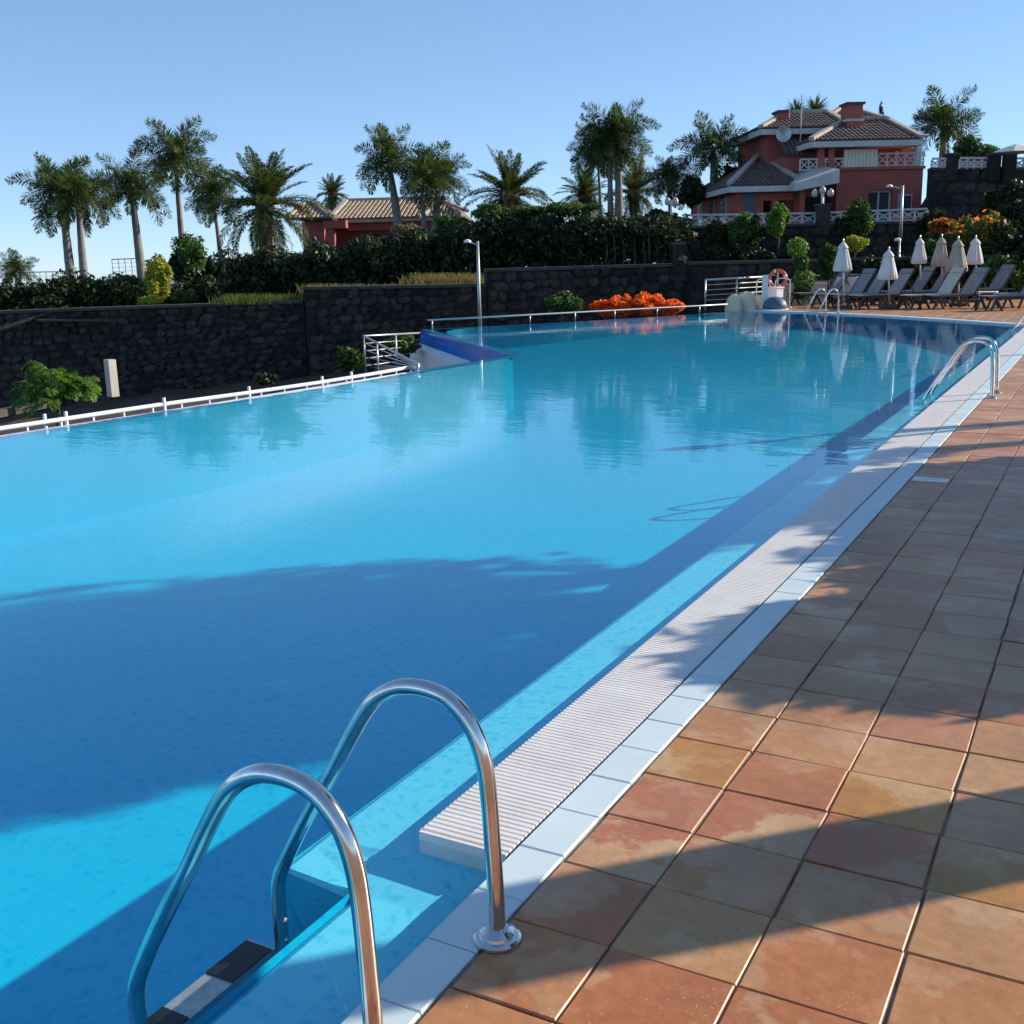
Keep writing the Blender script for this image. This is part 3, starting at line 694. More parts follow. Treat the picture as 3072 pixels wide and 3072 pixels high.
# white tall pillar panel against wall
pp = P(213, 735, 34); zt_ = zat(213, 678, 34); b = MB(); b.prism([(pp.x - .15, pp.y - .1), (pp.x + .12, pp.y - .16), (pp.x + .16, pp.y + .08), (pp.x - .1, pp.y + .14)], pp.z - .2, zt_); o = b.build('white_pillar', M['concrete'], None, loc=tuple(pp)); tag(o, 'short pale pillar standing before the dark wall at left', 'pillar')
# pale kerb path bottom-left of garden
a = G(-80, 795, -2.2); c = G(78, 764, -2.3); b = MB(); b.bar(a, c, .35, .2); tag(b.build('kerb_strip', M['cap']), kind='structure')

# ------------------------------------------------------------------ vegetation
def leaf_cloud(centers, radii, n, size, seed, flat=0.0, shell=0.35):
    """n small leaves spread through a set of lumps, as (verts, faces) arrays"""
    r = np.random.default_rng(seed); C = np.array(centers, float); Rr = np.array(radii, float)
    if Rr.ndim == 1: Rr = np.repeat(Rr[:, None], 3, 1)
    wv = Rr.prod(1) ** (2 / 3); idx = r.choice(len(C), n, p=wv / wv.sum())
    d = r.normal(size=(n, 3)); d /= np.linalg.norm(d, axis=1)[:, None]
    rad = (shell + (1 - shell) * r.random(n)) ** 0.6; rad *= r.uniform(.85, 1.12, n)
    c = C[idx] + d * Rr[idx] * rad[:, None]
    nrm = d * .6 + r.normal(size=(n, 3)) * .6 + np.array([0, 0, .35]); nrm /= np.linalg.norm(nrm, axis=1)[:, None]
    t = np.cross(nrm, r.normal(size=(n, 3))); t /= np.linalg.norm(t, axis=1)[:, None]; u = np.cross(nrm, t)
    s = size * r.uniform(.6, 1.4, n)[:, None]
    v = np.stack([c - t * s, c - u * s * .42 + nrm * s * .1, c + t * s, c + u * s * .42 + nrm * s * .1], 1).reshape(-1, 3)
    return v
def fast_mesh(name, v, mats, smooth=False, mi=None, k=4):
    me = bpy.data.meshes.new(name); nf = len(v) // k
    me.vertices.add(len(v)); me.vertices.foreach_set('co', np.asarray(v, np.float32).ravel())
    me.loops.add(len(v)); me.loops.foreach_set('vertex_index', np.arange(len(v), dtype=np.int32))
    me.polygons.add(nf); me.polygons.foreach_set('loop_start', np.arange(0, len(v), k, dtype=np.int32))
    try: me.polygons.foreach_set('loop_total', np.full(nf, k, dtype=np.int32))
    except Exception: pass
    for mm in mats: me.materials.append(mm)
    if mi is not None: me.polygons.foreach_set('material_index', np.asarray(mi, np.int32))
    me.update(); me.validate(); return me
def lumps(c, rad, n, seed, jit=0.7):
    r = np.random.default_rng(seed); out = [c]; rr = [np.array(rad) * .62]; n = int(n * 1.8)
    for _ in range(n):
        d = r.normal(size=3); d /= np.linalg.norm(d); d[2] = d[2] * .8 + .05
        k = r.uniform(.45, 1.0); out.append(np.array(c) + d * np.array(rad) * k); rr.append(np.array(rad) * r.uniform(.40, .60) * (1.25 - k * .75))
    return out, rr
def bush(name, base, w_, h, label, cat, mat='mid', n=1500, leaf=0.09, seed=1, nl=14, depth=None, trunk=True, group=None, accent=None, acc_n=0, clear=0.0, acc_top=True):
    """base = ground point; crown is w_ wide, h high; clear = bare stem below the crown"""
    base = Vector(base); root = empty(name, base); tag(root, label, cat, group)
    dp = depth or w_ * .8; hc = h - clear
    c = (0, 0, clear + hc * .5); C, R_ = lumps(c, (w_ / 2 * .85, dp / 2 * .85, hc / 2 * .85), nl, seed)
    n = int(n * 1.7); leaf *= .82
    v = leaf_cloud(C, R_, n, leaf, seed)
    v[:, 2] = np.maximum(v[:, 2], 0.02)
    me = fast_mesh('foliage', v, [M[mat]]); inst('foliage', me, root)
    if accent:
        r = np.random.default_rng(seed + 50); C2 = np.array(C); R2 = np.array(R_)
        v2 = leaf_cloud(C2[1:], R2[1:] * 1.12, acc_n, leaf * .9, seed + 9, shell=.8)
        cc = v2.reshape(-1, 4, 3)
        if acc_top: cc = cc[cc[:, 0, 2] > clear + hc * .45]
        inst('bloom', fast_mesh('bloom', cc.reshape(-1, 3), [M[accent]]), root)
    if trunk:
        b = MB(); r = random.Random(seed)
        tr0 = max(.03, w_ * .028)
        b.tube([(0, 0, -.2), (r.uniform(-.05, .05), 0, (clear + .2) * .6), (r.uniform(-.1, .1), r.uniform(-.1, .1), clear + hc * .45)], [tr0 * 1.3, tr0, tr0 * .5], 7)
        for k in range(4):
            t = C[min(k + 1, len(C) - 1)]; b.tube([(0, 0, clear * .8 + .1), (t[0] * .5, t[1] * .5, (clear + t[2]) * .5 + .1), tuple(t)], [tr0 * .6, tr0 * .4, tr0 * .15], 5)
        b.build('trunk', M['bark'], root, True, loc=(0, 0, 0))
    return root
def frond_mesh(name, droop, up, nleaf, lw, ll, mat, twist=0.9, hang=0.35, seed=0):
    """feather frond of unit length growing along +X"""
    r = np.random.default_rng(seed); vs = []; 
    def pt(t):
        x = math.sin(t * 1.35 * droop + .0001) / max(1.35 * droop, .01) if droop > .01 else t
        a = up - droop * 1.9 * t
        return a
    # integrate rachis
    P_ = [np.zeros(3)]; A_ = []
    n = 24
    for i in range(n):
        a = up - droop * 1.9 * ((i + .5) / n) ** 1.3; A_.append(a); P_.append(P_[-1] + np.array([math.cos(a), 0, math.sin(a)]) / n)
    P_ = np.array(P_)
    def at(t):
        f = t * n; i = min(int(f), n - 1); return P_[i] + (P_[i + 1] - P_[i]) * (f - i), A_[i]
    q = []
    for i in range(n):
        w0 = .012 * (1 - i / n) + .002; w1 = .012 * (1 - (i + 1) / n) + .002
        a, c = P_[i], P_[i + 1]
        q += [a + [0, -w0, 0], c + [0, -w1, 0], c + [0, w1, 0], a + [0, w0, 0]]
        q += [a + [0, 0, -w0], c + [0, 0, -w1], c + [0, 0, w1], a + [0, 0, w0]]
    for k in range(nleaf):
        t = .14 + .86 * (k + .5) / nleaf; p, a = at(t)
        env = math.sin(math.pi * min(1, (t * .78 + .17))) ** .7
        for s in (-1, 1):
            l = ll * env * r.uniform(.8, 1.15); fw = r.uniform(.35, .75); el = r.uniform(-twist, twist) * .7 + .15
            T = np.array([math.cos(a), 0, math.sin(a)]); Nn = np.array([-math.sin(a), 0, math.cos(a)]); S = np.array([0, s, 0])
            d = S * math.cos(el) * (1 - fw * .4) + Nn * math.sin(el) + T * fw; d /= np.linalg.norm(d)
            mid = p + d * l * .55; tip = mid + (d + np.array([0, 0, -hang * 1.6])) / np.linalg.norm(d + np.array([0, 0, -hang * 1.6])) * l * .5
            wv = np.cross(d, Nn + .01); wv /= np.linalg.norm(wv); wv = wv * lw
            q += [p, mid - wv, tip, mid + wv]
    return fast_mesh(name, np.array(q), [mat])
ROY = [frond_mesh('frond', .40, 1.2, 84, .011, .25, M['frond'], 1.7, .12, 1), frond_mesh('frond', .62, .75, 84, .011, .25, M['frond'], 1.7, .14, 2), frond_mesh('frond', .75, .25, 84, .011, .25, M['frond'], 1.7, .18, 3), frond_mesh('frond', .6, -.35, 76, .011, .24, M['frond'], 1.5, .25, 4)]
DAT = [frond_mesh('frond', .16, 1.25, 92, .007, .16, M['datefrond'], .5, .1, 5), frond_mesh('frond', .34, .85, 92, .007, .16, M['datefrond'], .5, .12, 6), frond_mesh('frond', .6, .40, 92, .007, .16, M['datefrond'], .5, .15, 7), frond_mesh('frond', .65, -.25, 84, .0075, .16, M['datefrond'], .5, .2, 8)]
DRY = frond_mesh('dry_frond', .45, -.75, 26, .012, .18, M['dryfrond'], .6, .3, 9)
pr = random.Random(11)
def palm(kind, px, py, R, fl, bpx, bpy_, label, tr=0.17, group='palms'):
    """crown heart at (px,py), foot at (bpx,bpy_), fl = frond length in metres"""
    top = P(px, py, R); foot = P(bpx, bpy_, R)
    return palm3(kind, foot, top, fl, label, tr, group)
def palm3(kind, foot, top, fl, label, tr=0.17, group='palms'):
    tr *= .8
    foot = Vector(foot); top = Vector(top); h = top - foot
    root = empty('royal_palm' if kind == 'r' else 'date_palm', foot); tag(root, label, 'palm tree', group)
    fl *= 1.02; n = 12; pts = []; rr = []
    for i in range(n + 1):
        t = i / n; p = Vector((h.x * t ** 1.4, h.y * t ** 1.4, h.z * t)); pts.append(p)
        if kind == 'r': rr.append(tr * (1.25 - .25 * min(1, t * 4)) * (1 + .12 * math.sin(t * 3.0)) * (1 - .45 * t) * (1 + .04 * (i % 2)))
        else: rr.append(tr * (1.1 + .08 * (i % 2)))
    b = MB(); b.tube([Vector((0, 0, -.4))] + pts, [rr[0]] + rr, 12); b.build('trunk', M['trunk' if kind == 'r' else 'rough_trunk'], root, True, loc=(0, 0, 0))
    if kind == 'r':
        b = MB(); s = fl * .30; dd = (pts[-1] - pts[-2]).normalized()
        b.tube([pts[-1], pts[-1] + dd * s * .4, pts[-1] + dd * s], [rr[-1] * 1.25, rr[-1] * 1.1, rr[-1] * .45], 10); b.build('crownshaft', M['shaft'], root, True, loc=(0, 0, 0))
        hub = pts[-1] + dd * s * .7; plan = [(0, 4), (1, 7), (2, 8), (3, 6)]; ms = ROY
    else:
        b = MB(); b.lathe([(tr * 1.1, -.3), (tr * 1.7, 0), (tr * 1.5, .3), (tr * .5, .5)], pts[-1], 10); b.build('boot_mass', M['rough_trunk'], root, True, loc=(0, 0, 0))
        hub = pts[-1] + Vector((0, 0, .15)); plan = [(0, 10), (1, 14), (2, 16), (3, 14)]; ms = DAT
    a0 = pr.uniform(0, 6)
    for mi_, cnt in plan:
        for k in range(cnt):
            s = fl * pr.uniform(.78, 1.15); az = a0 + 2 * math.pi * (k + pr.uniform(-.3, .3)) / cnt + mi_ * .6
            inst('frond', ms[mi_], root, hub, (pr.uniform(-.18, .18), pr.uniform(-.2, .2), az + pr.uniform(-.2, .2)), (s * pr.uniform(.85, 1.1), s, s))
    if kind == 'd':
        for k in range(6):
            s = fl * pr.uniform(.6, .8); inst('dry_frond', DRY, root, hub - Vector((0, 0, .2)), (0, pr.uniform(-.1, .1), pr.uniform(0, 6.28)), (s, s, s))
    return root
palm('r', 118, 386, 60, 2.3, 138, 560, 'leftmost royal palm with a thick pale trunk', .30, 'royal palms')
palm('r', 148, 392, 58, 2.25, 164, 578, 'royal palm close right of the leftmost palm, trunk leaning', .26, 'royal palms')
palm('r', 250, 376, 60, 2.05, 272, 560, 'royal palm left of the yellow green bush', .30, 'royal palms')
palm('r', 332, 318, 64, 2.5, 352, 560, 'tallest royal palm at left, rising behind the cypress', .24, 'royal palms')
palm('r', 404, 385, 62, 1.9, 424, 560, 'slender royal palm half hidden behind the big date palm', .17, 'royal palms')
palm('d', 500, 398, 50, 2.7, 506, 560, 'big dense date palm left of the tan tiled roof', .33, 'date palms')
palm('d', 628, 374, 80, 1.5, 628, 420, 'small date palm top showing above the tan roof', .25, 'date palms')
palm('r', 736, 322, 56, 1.9, 752, 440, 'royal palm left of the pair before the tan roof', .27, 'royal palms')
palm('r', 796, 352, 55, 1.75, 800, 440, 'short royal palm in the middle of the roof trio', .15, 'royal palms')
palm('r', 828, 350, 57, 1.85, 822, 440, 'royal palm at the right end of the tan roof', .27, 'royal palms')
palm('d', 962, 378, 52, 2.15, 962, 470, 'date palm above the lit hedge right of the tan roof', .38, 'date palms')
palm('r', 1128, 305, 60, 1.85, 1134, 420, 'thin royal palm left of the central palm pair', .12, 'royal palms')
palm('r', 1150, 292, 58, 1.95, 1152, 420, 'central royal palm with a bright white trunk', .19, 'royal palms')
palm('r', 1166, 275, 58, 2.1, 1168, 420, 'tall central royal palm with two tone trunk', .26, 'royal palms')
palm('d', 1105, 378, 66, 1.9, 1105, 430, 'low date palm behind the thin central trunk', .3, 'date palms')
palm('d', 1196, 372, 64, 2.0, 1198, 430, 'low date palm right of the central palm pair', .3, 'date palms')
palm('r', 1262, 355, 56, 1.7, 1266, 420, 'small royal palm left of the lower red roof', .16, 'royal palms')
palm('r', 1346, 300, 56, 2.0, 1348, 380, 'royal palm behind the lower roof of the red house', .30, 'royal palms')
palm('r', 1780, 256, 58, 1.95, 1776, 330, 'royal palm with yellowish fronds right of the red house', .22, 'royal palms')
palm('r', 30, 522, 70, 1.3, 32, 545, 'tiny palm by the left border above the dark hedge', .12, 'royal palms')

def yucca(px, py, R, s, label):
    foot = P(px, py + 50, R); top = P(px, py, R); root = empty('yucca_tree', foot); tag(root, label, 'yucca', 'yuccas behind the house')
    h = (top - foot).length; b = MB(); b.tube([(0, 0, 0), (0, 0, h)], [.2, .14], 8); b.build('trunk', M['bark'], root, True, loc=(0, 0, 0))
    r = np.random.default_rng(int(px)); q = []
    for k in range(170):
        d = r.normal(size=3); d[2] = abs(d[2]) * .9 - .25; d /= np.linalg.norm(d); l = s * r.uniform(.7, 1.1); c = np.array([0, 0, h]); sd = np.cross(d, [0, 0, 1.0]); sd /= max(np.linalg.norm(sd), .01)
        q += [c, c + d * l * .5 - sd * .035, c + d * l, c + d * l * .5 + sd * .035]
    inst('crown', fast_mesh('crown', np.array(q), [M['datefrond']]), root)
yucca(1500, 214, 66, 1.0, 'spiky yucca crown behind the left chimney of the red house')
yucca(1536, 208, 66, 1.0, 'spiky yucca crown just left of the highest roof')
for px, top, bot, lab in ((1614, 213, 245, 'shorter thin cypress tip behind the tall chimney roof'), (1660, 190, 250, 'tall thin cypress spire behind the highest roof')):
    f = P(px, bot, 70); t = P(px, top, 70); root = empty('cypress', f); tag(root, lab, 'cypress', 'cypress tips behind the house'); h = (t - f).length
    v = leaf_cloud([(0, 0, h * .3), (0, 0, h * .55), (0, 0, h * .8)], [(.22, .22, h * .3), (.18, .18, h * .3), (.1, .1, h * .22)], 500, .07, int(px)); inst('foliage', fast_mesh('foliage', v, [M['dark']]), root)
    b = MB(); b.tube([(0, 0, -.5), (0, 0, h * .7)], [.08, .03], 6); b.build('trunk', M['bark'], root, loc=(0, 0, 0))

def bpx(name, px, ptop, pbot, wpx, R, label, cat='bush', mat='mid', n=1500, leaf=.1, seed=None, **kw):
    f = P(px, pbot, R); t = P(px, ptop, R); s = (f - Vector((0, 0, CAMZ))).length / 2057
    return bush(name, f, wpx * s, (t - f).z, label, cat, mat, n, leaf, seed if seed is not None else int(px * 7 + ptop), **kw)
# left: dark masses beyond the wall
bpx('shrub', 10, 535, 590, 150, 52, 'dark shrub mass at the left border above the wall', mat='dark', n=2200, leaf=.12)
bpx('shrub', 75, 540, 592, 150, 50, 'dark shrub right of the tiny palm at far left', mat='dark', n=2200, leaf=.12)
bpx('shrub', 128, 512, 590, 120, 49, 'round dark shrub round the leftmost palm trunks', mat='dark', n=2800, leaf=.12)
bpx('shrub', 205, 520, 585, 110, 50, 'dark shrub between the paired palms and the third palm', mat='dark', n=2600, leaf=.12)
bpx('shrub', 258, 512, 585, 80, 51, 'dark shrub behind the third palm trunk', mat='dark', n=2000, leaf=.12)
bpx('shrub', 304, 474, 582, 60, 43.6, 'yellow green bush lit by the sun near the third palm', mat='yellow', n=2000, leaf=.11)
bpx('shrub', 300, 470, 545, 50, 47.5, 'brownish twiggy bush behind the yellow green bush', mat='dryfrond', n=500, leaf=.10)
bpx('shrub', 285, 555, 582, 60, 43, 'low yellowish ground shrub at the foot of the yellow bush', mat='yellow', n=900, leaf=.08)
bpx('shrub', 350, 540, 582, 60, 43, 'low green shrub right of the yellow bush', mat='mid', n=900, leaf=.09)
bpx('cypress', 355, 450, 575, 78, 46, 'broad dark conical tree under the tall palm', 'tree', mat='dark', n=3600, leaf=.11)
bpx('lit_treetop', 360, 420, 545, 76, 45.4, 'sunlit green vine added in lighter leaves over the dark conical tree', 'treetop', mat='mid', n=1500, leaf=.1, trunk=False)  # lighter leaf colour paints the sunlit top of the conical tree
bpx('cypress', 400, 474, 572, 42, 46, 'small dark cypress right of the broad conical tree', 'tree', mat='dark', n=1800, leaf=.11)
darks = [(440, 480, 575, 70, 48, 'dark tree below the slender palm'), (492, 470, 580, 100, 46, 'dark tree mass under the big date palm'), (560, 462, 575, 110, 46, 'dark tree right of the big date palm'),
         (640, 462, 560, 110, 45, 'dark tree before the left end of the tan roofed house'), (715, 440, 560, 110, 45, 'dark tree before the middle of the tan roofed house'), (790, 425, 555, 110, 44.5, 'dark tree before the right half of the tan roofed house'),
         (862, 415, 550, 100, 44, 'dark tree left of the tall lamp post'), (935, 395, 520, 110, 45, 'dark tree right of the tall lamp post'), (1010, 398, 515, 120, 46, 'dark tree under the date palm'),
         (1085, 396, 512, 120, 45.5, 'dark tree left below the central palms'), (1160, 400, 510, 110, 45, 'dark tree right below the central palms'), (1225, 402, 508, 90, 45, 'dark tree left of the corner pier'), (1268, 400, 505, 60, 45, 'narrow dark tree beside the corner pier')]
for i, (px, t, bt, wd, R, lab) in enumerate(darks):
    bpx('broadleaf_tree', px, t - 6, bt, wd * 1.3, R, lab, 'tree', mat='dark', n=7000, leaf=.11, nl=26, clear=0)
for px, t, bt, wd, lab, mt in ((925, 380, 420, 90, 'sunlit green bush top left of the date palm', 'mid'), (1000, 384, 420, 110, 'sunlit green bush top below the date palm', 'mid'), (1075, 376, 415, 120, 'sunlit green bush top left of the thin palm', 'mid'), (1250, 402, 440, 50, 'pale grassy clump by the globe lantern', 'mid'), (765, 418, 450, 70, 'yellow brown shrub top before the tan roof', 'dryfrond'), (850, 400, 450, 80, 'green shrub at the right end of the tan roof', 'mid')):
    bpx('shrub', px, t, bt, wd, 43.6, lab, mat=mt, n=1500, leaf=.1, trunk=False)  # sunlit hedge tops are separate shrubs, their light put into lighter leaf colour
def hedge(pxs_, tops, pbot, R, dep, label, n, leaf, mat='dark', seed=1):
    r = np.random.default_rng(seed); f = P(pxs_[len(pxs_) // 2], pbot, R); root = empty('hedge', f); tag(root, label, 'hedge')
    q = []; pxr = r.uniform(pxs_[0], pxs_[-1], n)
    C = []; Rr = []
    step = 9
    for px in range(int(pxs_[0]), int(pxs_[-1]), step):
        top = float(np.interp(px, pxs_, tops)) + 9 * math.sin(px * .07 + seed) + 6 * math.sin(px * .19) + r.uniform(-9, 7); a = P(px, pbot, R); b_ = P(px, top, R); hh = b_.z - a.z; nk = max(2, int(hh / .35))
        for k in range(nk):
            z = a.z + hh * (k + .4) / nk; C.append((a.x - f.x + r.normal() * .12, a.y - f.y + r.normal() * .3, z - f.z)); Rr.append((r.uniform(.2, .42), dep * r.uniform(.6, 1.3), hh / nk * r.uniform(.6, 1.0)))
    inst('foliage', fast_mesh('foliage', leaf_cloud(C, Rr, n, leaf, seed, shell=.5), [M[mat]]), root)
    a = P(pxs_[0], pbot, R); c = P(pxs_[-1], pbot, R); b = MB()
    for t in np.linspace(0.02, .98, 14): p = a + (c - a) * float(t); b.tube([(p.x, p.y, p.z - .3), (p.x, p.y, p.z + .6)], .04, 5)
    for t in np.linspace(0.02, .98, 14):
        p = a + (c - a) * float(t); b2 = MB(); b2.tube([(p.x, p.y, p.z - .3), (p.x, p.y, p.z + .6)], .04, 5); b2.build('stem', M['bark'], root)
    return root
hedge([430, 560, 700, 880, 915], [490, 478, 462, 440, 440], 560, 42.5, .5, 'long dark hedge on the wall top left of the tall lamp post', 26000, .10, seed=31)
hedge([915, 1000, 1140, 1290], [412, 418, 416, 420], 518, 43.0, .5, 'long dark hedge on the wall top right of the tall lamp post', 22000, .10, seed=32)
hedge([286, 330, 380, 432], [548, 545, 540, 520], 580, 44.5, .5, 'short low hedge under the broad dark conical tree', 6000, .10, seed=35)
hedge([-60, 60, 110, 160, 290], [545, 548, 528, 532, 528], 592, 47.5, .8, 'low dark hedge under the leftmost palms', 16000, .10, seed=33)
# thin stems of the clipped hedge
STEM = ['first', 'second', 'third', 'fourth', 'fifth', 'sixth', 'seventh', 'eighth', 'ninth']
for k, px in enumerate([1142, 1160, 1176, 1199, 1214, 1226, 1242, 1254, 1266]):
    f = P(px, 506, 42.5); t = P(px + rnd.uniform(-3, 3), 425, 42.5)
    b = MB(); t.z -= rnd.uniform(0, .5); b.tube([f, (f + t) / 2 + Vector((rnd.uniform(-.08, .08), 0, 0)), t], [.035, .03, .02], 6); o = b.build('bare_stem', M['rough_trunk'], None, True, loc=tuple(f)); tag(o, STEM[k] + ' thin bare stem from the left in front of the right dark hedge', 'tree stem', 'bare stems in front of the dark hedge')
# dry grass clumps on the wall top
def grass(px0, px1, py, R, n, h, label, mat='drygrass', seed=3):
    r = np.random.default_rng(seed); q = []
    a = P(px0, py, R); c = P(px1, py, R)
    base = (a + c) / 2
    for k in range(n):
        p = np.array(a + (c - a) * float(r.random())) + np.array([0, 0, 0]) - np.array(base) + r.normal(size=3) * [.1, .35, .0]
        hh = h * r.uniform(.4, 1.2); d = r.normal(size=3) * .35; d[2] = 1; wv = np.array([.02, 0, 0])
        q += [p - wv, p + wv, p + d * hh + wv * .2, p + d * hh - wv * .2]
    o = bpy.data.objects.new('dry_grass', fast_mesh('dry_grass', np.array(q), [M[mat]])); COL.objects.link(o); o.location = base
    tag(o, label, 'grass', kind='stuff')
grass(775, 905, 541, 38.6, 1300, .42, 'tan dry grass on the wall top left of the lamp post')
grass(575, 770, 552, 39.5, 900, .28, 'sparse dry grass along the wall top before the dark trees', seed=5)
grass(425, 570, 572, 39.5, 1000, .3, 'lit dry grass strip under the big date palm', 'grassgreen', seed=6)

# sunken garden plants
SPRAY = frond_mesh('leaf_spray', .75, .55, 16, .030, .30, M['bright'], .35, .25, 41)
f = P(110, 804, 18); root = empty('small_tree', f); tag(root, 'small bright green tree of long feathery leaves beside the white tube rail at left', 'tree')
b = MB(); b.tube([(0, 0, -.9), (.02, 0, .25), (.0, .02, .6)], [.05, .04, .03], 8); 
r_ = random.Random(4); tips = []
for k in range(24):
    a_ = k * 2.4; rr_ = r_.uniform(.05, .42); z_ = 1.02 - rr_ * 1.3 + r_.uniform(-.15, .1); t_ = Vector((math.cos(a_) * rr_, math.sin(a_) * rr_, z_)); tips.append(t_)
    b.tube([(0, .01, .35), tuple(Vector((0, 0, .45)) * .5 + t_ * .5), tuple(t_)], [.022, .014, .006], 5)
b.build('trunk', M['bark'], root, True, loc=(0, 0, 0))
for t_ in tips:
    out = math.atan2(t_.y, t_.x)
    for q_ in range(6):
        s_ = r_.uniform(.28, .42); inst('leaf_spray', SPRAY, root, t_ + Vector((0, 0, r_.uniform(-.1, .05))), (r_.uniform(-.4, .4), r_.uniform(-.35, .55), out + r_.uniform(-1.5, 1.5)), (s_, s_, s_))
bpx('shrub', 662, 645, 712, 60, 22, 'leafy green shrub left of the sloping stair railing', mat='mid', n=900, leaf=.07)
bpx('shrub', 758, 628, 675, 85, 27, 'low olive green shrub between the stair railing and pool corner', mat='mid', n=1300, leaf=.07)
bpx('shrub', 500, 700, 730, 60, 26, 'low twiggy shrub on the soil below the dark wall', mat='dark', n=500, leaf=.06)
bpx('shrub', 1062, 545, 600, 90, 34, 'round green shrub left of the orange flowers', mat='mid', n=1800, leaf=.08)
# orange bougainvillea: heaps
for k, (px, t, wd, lab) in enumerate([(1140, 562, 60, 'leftmost heap of orange bougainvillea beyond the far railing'), (1175, 550, 62, 'second heap of orange bougainvillea from the left'), (1222, 547, 74, 'tallest heap of orange bougainvillea by the far railing'), (1262, 560, 56, 'rightmost heap of orange bougainvillea beyond the far railing')]):
    bpx('bougainvillea', px, t, 600, wd, 34.5, lab, 'flowering bush', mat='mid', n=260, leaf=.07, accent='flower', acc_n=2600, acc_top=False, group='orange bougainvillea heaps', seed=70 + k)
# planting below the red house
low = [(1395, 392, 475, 85, 43.2, 'mid'), (1352, 405, 480, 55, 43.2, 'dark'), (1468, 374, 460, 48, 43.0, 'bright'), (1425, 400, 480, 50, 43.3, 'dark'), (1620, 365, 460, 62, 43.2, 'mid'), (1590, 400, 470, 40, 43.2, 'dark')]
lb = ['green bush before the left half of the house balustrade', 'dark bush at the left end of the house balustrade', 'bright green young tree before the veranda', 'dark bush left of the bright young tree', 'leafy climber bush left of the lit glass door', 'dark bush under the white awning']
for (px, t, bt, wd, R, mt), lab in zip(low, lb): bpx('shrub', px, t, bt, wd, R, lab, mat=mt, n=1700, leaf=.1)
for px, t, bt, wd, R_v, lab in ((1305, 320, 400, 60, 54, 'dark tree between the small palm and the lower red roof'), (1385, 296, 380, 55, 56, 'dark tree between the palm and the upper red block'), (1890, 350, 440, 90, 47.5, 'dark creeper mass on the basalt wall under the stone piers'), (1240, 385, 450, 60, 50, 'dark tree under the small palm left of the villa')):
    bpx('broadleaf_tree', px, t, bt, wd, R_v, lab, 'tree', mat='dark', n=3000, leaf=.12)
low2 = [(1562, 447, 540, 46, 38.0, 'mid', 'green bush left of the first folded umbrella top'), (1612, 440, 480, 44, 39.5, 'yellow', 'bright yellow green bush right of the first folded umbrella'), (1640, 470, 575, 90, 39.5, 'dark', 'dark bush behind the second folded umbrella'), (1715, 470, 570, 90, 40, 'dark', 'dark bush behind the third folded umbrella'), (1415, 455, 520, 90, 42.5, 'dark', 'dark bush on the terrace above the lower wall'), (1580, 480, 575, 70, 40, 'dark', 'dark bush behind the first folded umbrella'), (1355, 460, 510, 60, 42.5, 'dark', 'dark bush near the corner pier')]
for px, t, bt, wd, R, mt, lab in low2: bpx('shrub', px, t, bt, wd, R, lab, mat=mt, n=1700, leaf=.1)
# spiral topiary made of stacked leaf balls
f = P(1512, 556, 37.3); root = empty('topiary', f); tag(root, 'topiary of stacked green leaf balls right of the lifebuoy', 'topiary')
cs = [(1505, 468, 19), (1512, 495, 13), (1517, 528, 21), (1512, 550, 16)]
C = []; R_ = []
for px, py, rp in cs:
    p = P(px, py, 37.3) - f; C.append(tuple(p)); R_.append(rp * 37.3 / 2057)
b = MB(); b.tube([(0, 0, 0)] + [C[3], C[2], C[1], C[0]], .04, 6); b.build('trunk', M['bark'], root, loc=(0, 0, 0))
for i in range(4): inst('leaf_ball', fast_mesh('leaf_ball', leaf_cloud([C[i]], [R_[i]], 500, .07, 90 + i), [M['bright' if i in (0, 2) else 'mid']]), root)
# hillside shrubs at right with flame-coloured tops
hill = [(1765, 430, 560, 110, 42, 'mid', None), (1840, 385, 560, 150, 42.5, 'mid', 'flower'), (1905, 395, 560, 110, 42, 'dark', None), (1800, 470, 575, 110, 40.5, 'dark', None), (1885, 470, 575, 120, 40.5, 'mid', None), (1950, 440, 575, 90, 41, 'dark', None), (1780, 405, 470, 70, 43.5, 'mid', 'flower'), (1905, 330, 420, 70, 47, 'dark', None)]
hill += [(1760, 385, 480, 60, 46, 'dark', None), (1930, 360, 470, 90, 45, 'dark', None), (1870, 400, 500, 100, 44, 'mid', None)]
hl = ['green hillside bush behind the third folded umbrella', 'tall bush topped with orange red flowers on the right slope', 'dark bush right of the orange red flowers', 'dark bush behind the two tan folded umbrellas', 'green bush with yellowish leaves above the rightmost loungers', 'dark bush at the right border above the loungers', 'smaller bush with a few orange flowers left of the tall one', 'dark bush under the open parasol wall', 'dark bush at the foot of the tall basalt wall beside the house', 'dark bush by the right border under the stone wall', 'green bush between the orange flowers and the right border']
for (px, t, bt, wd, R, mt, ac), lab in zip(hill, hl): bpx('shrub', px, t, bt, wd, R, lab, mat=mt, n=3000, leaf=.11, nl=12, accent=ac, acc_n=900)
bpx('shrub', 1822, 250, 330, 60, 55, 'tall green bush above the white balustrade right of the palm', mat='mid', n=1500, leaf=.1)
bpx('shrub', 1852, 266, 330, 66, 55, 'rounded green bush left of the open parasol', mat='mid', n=1500, leaf=.1)

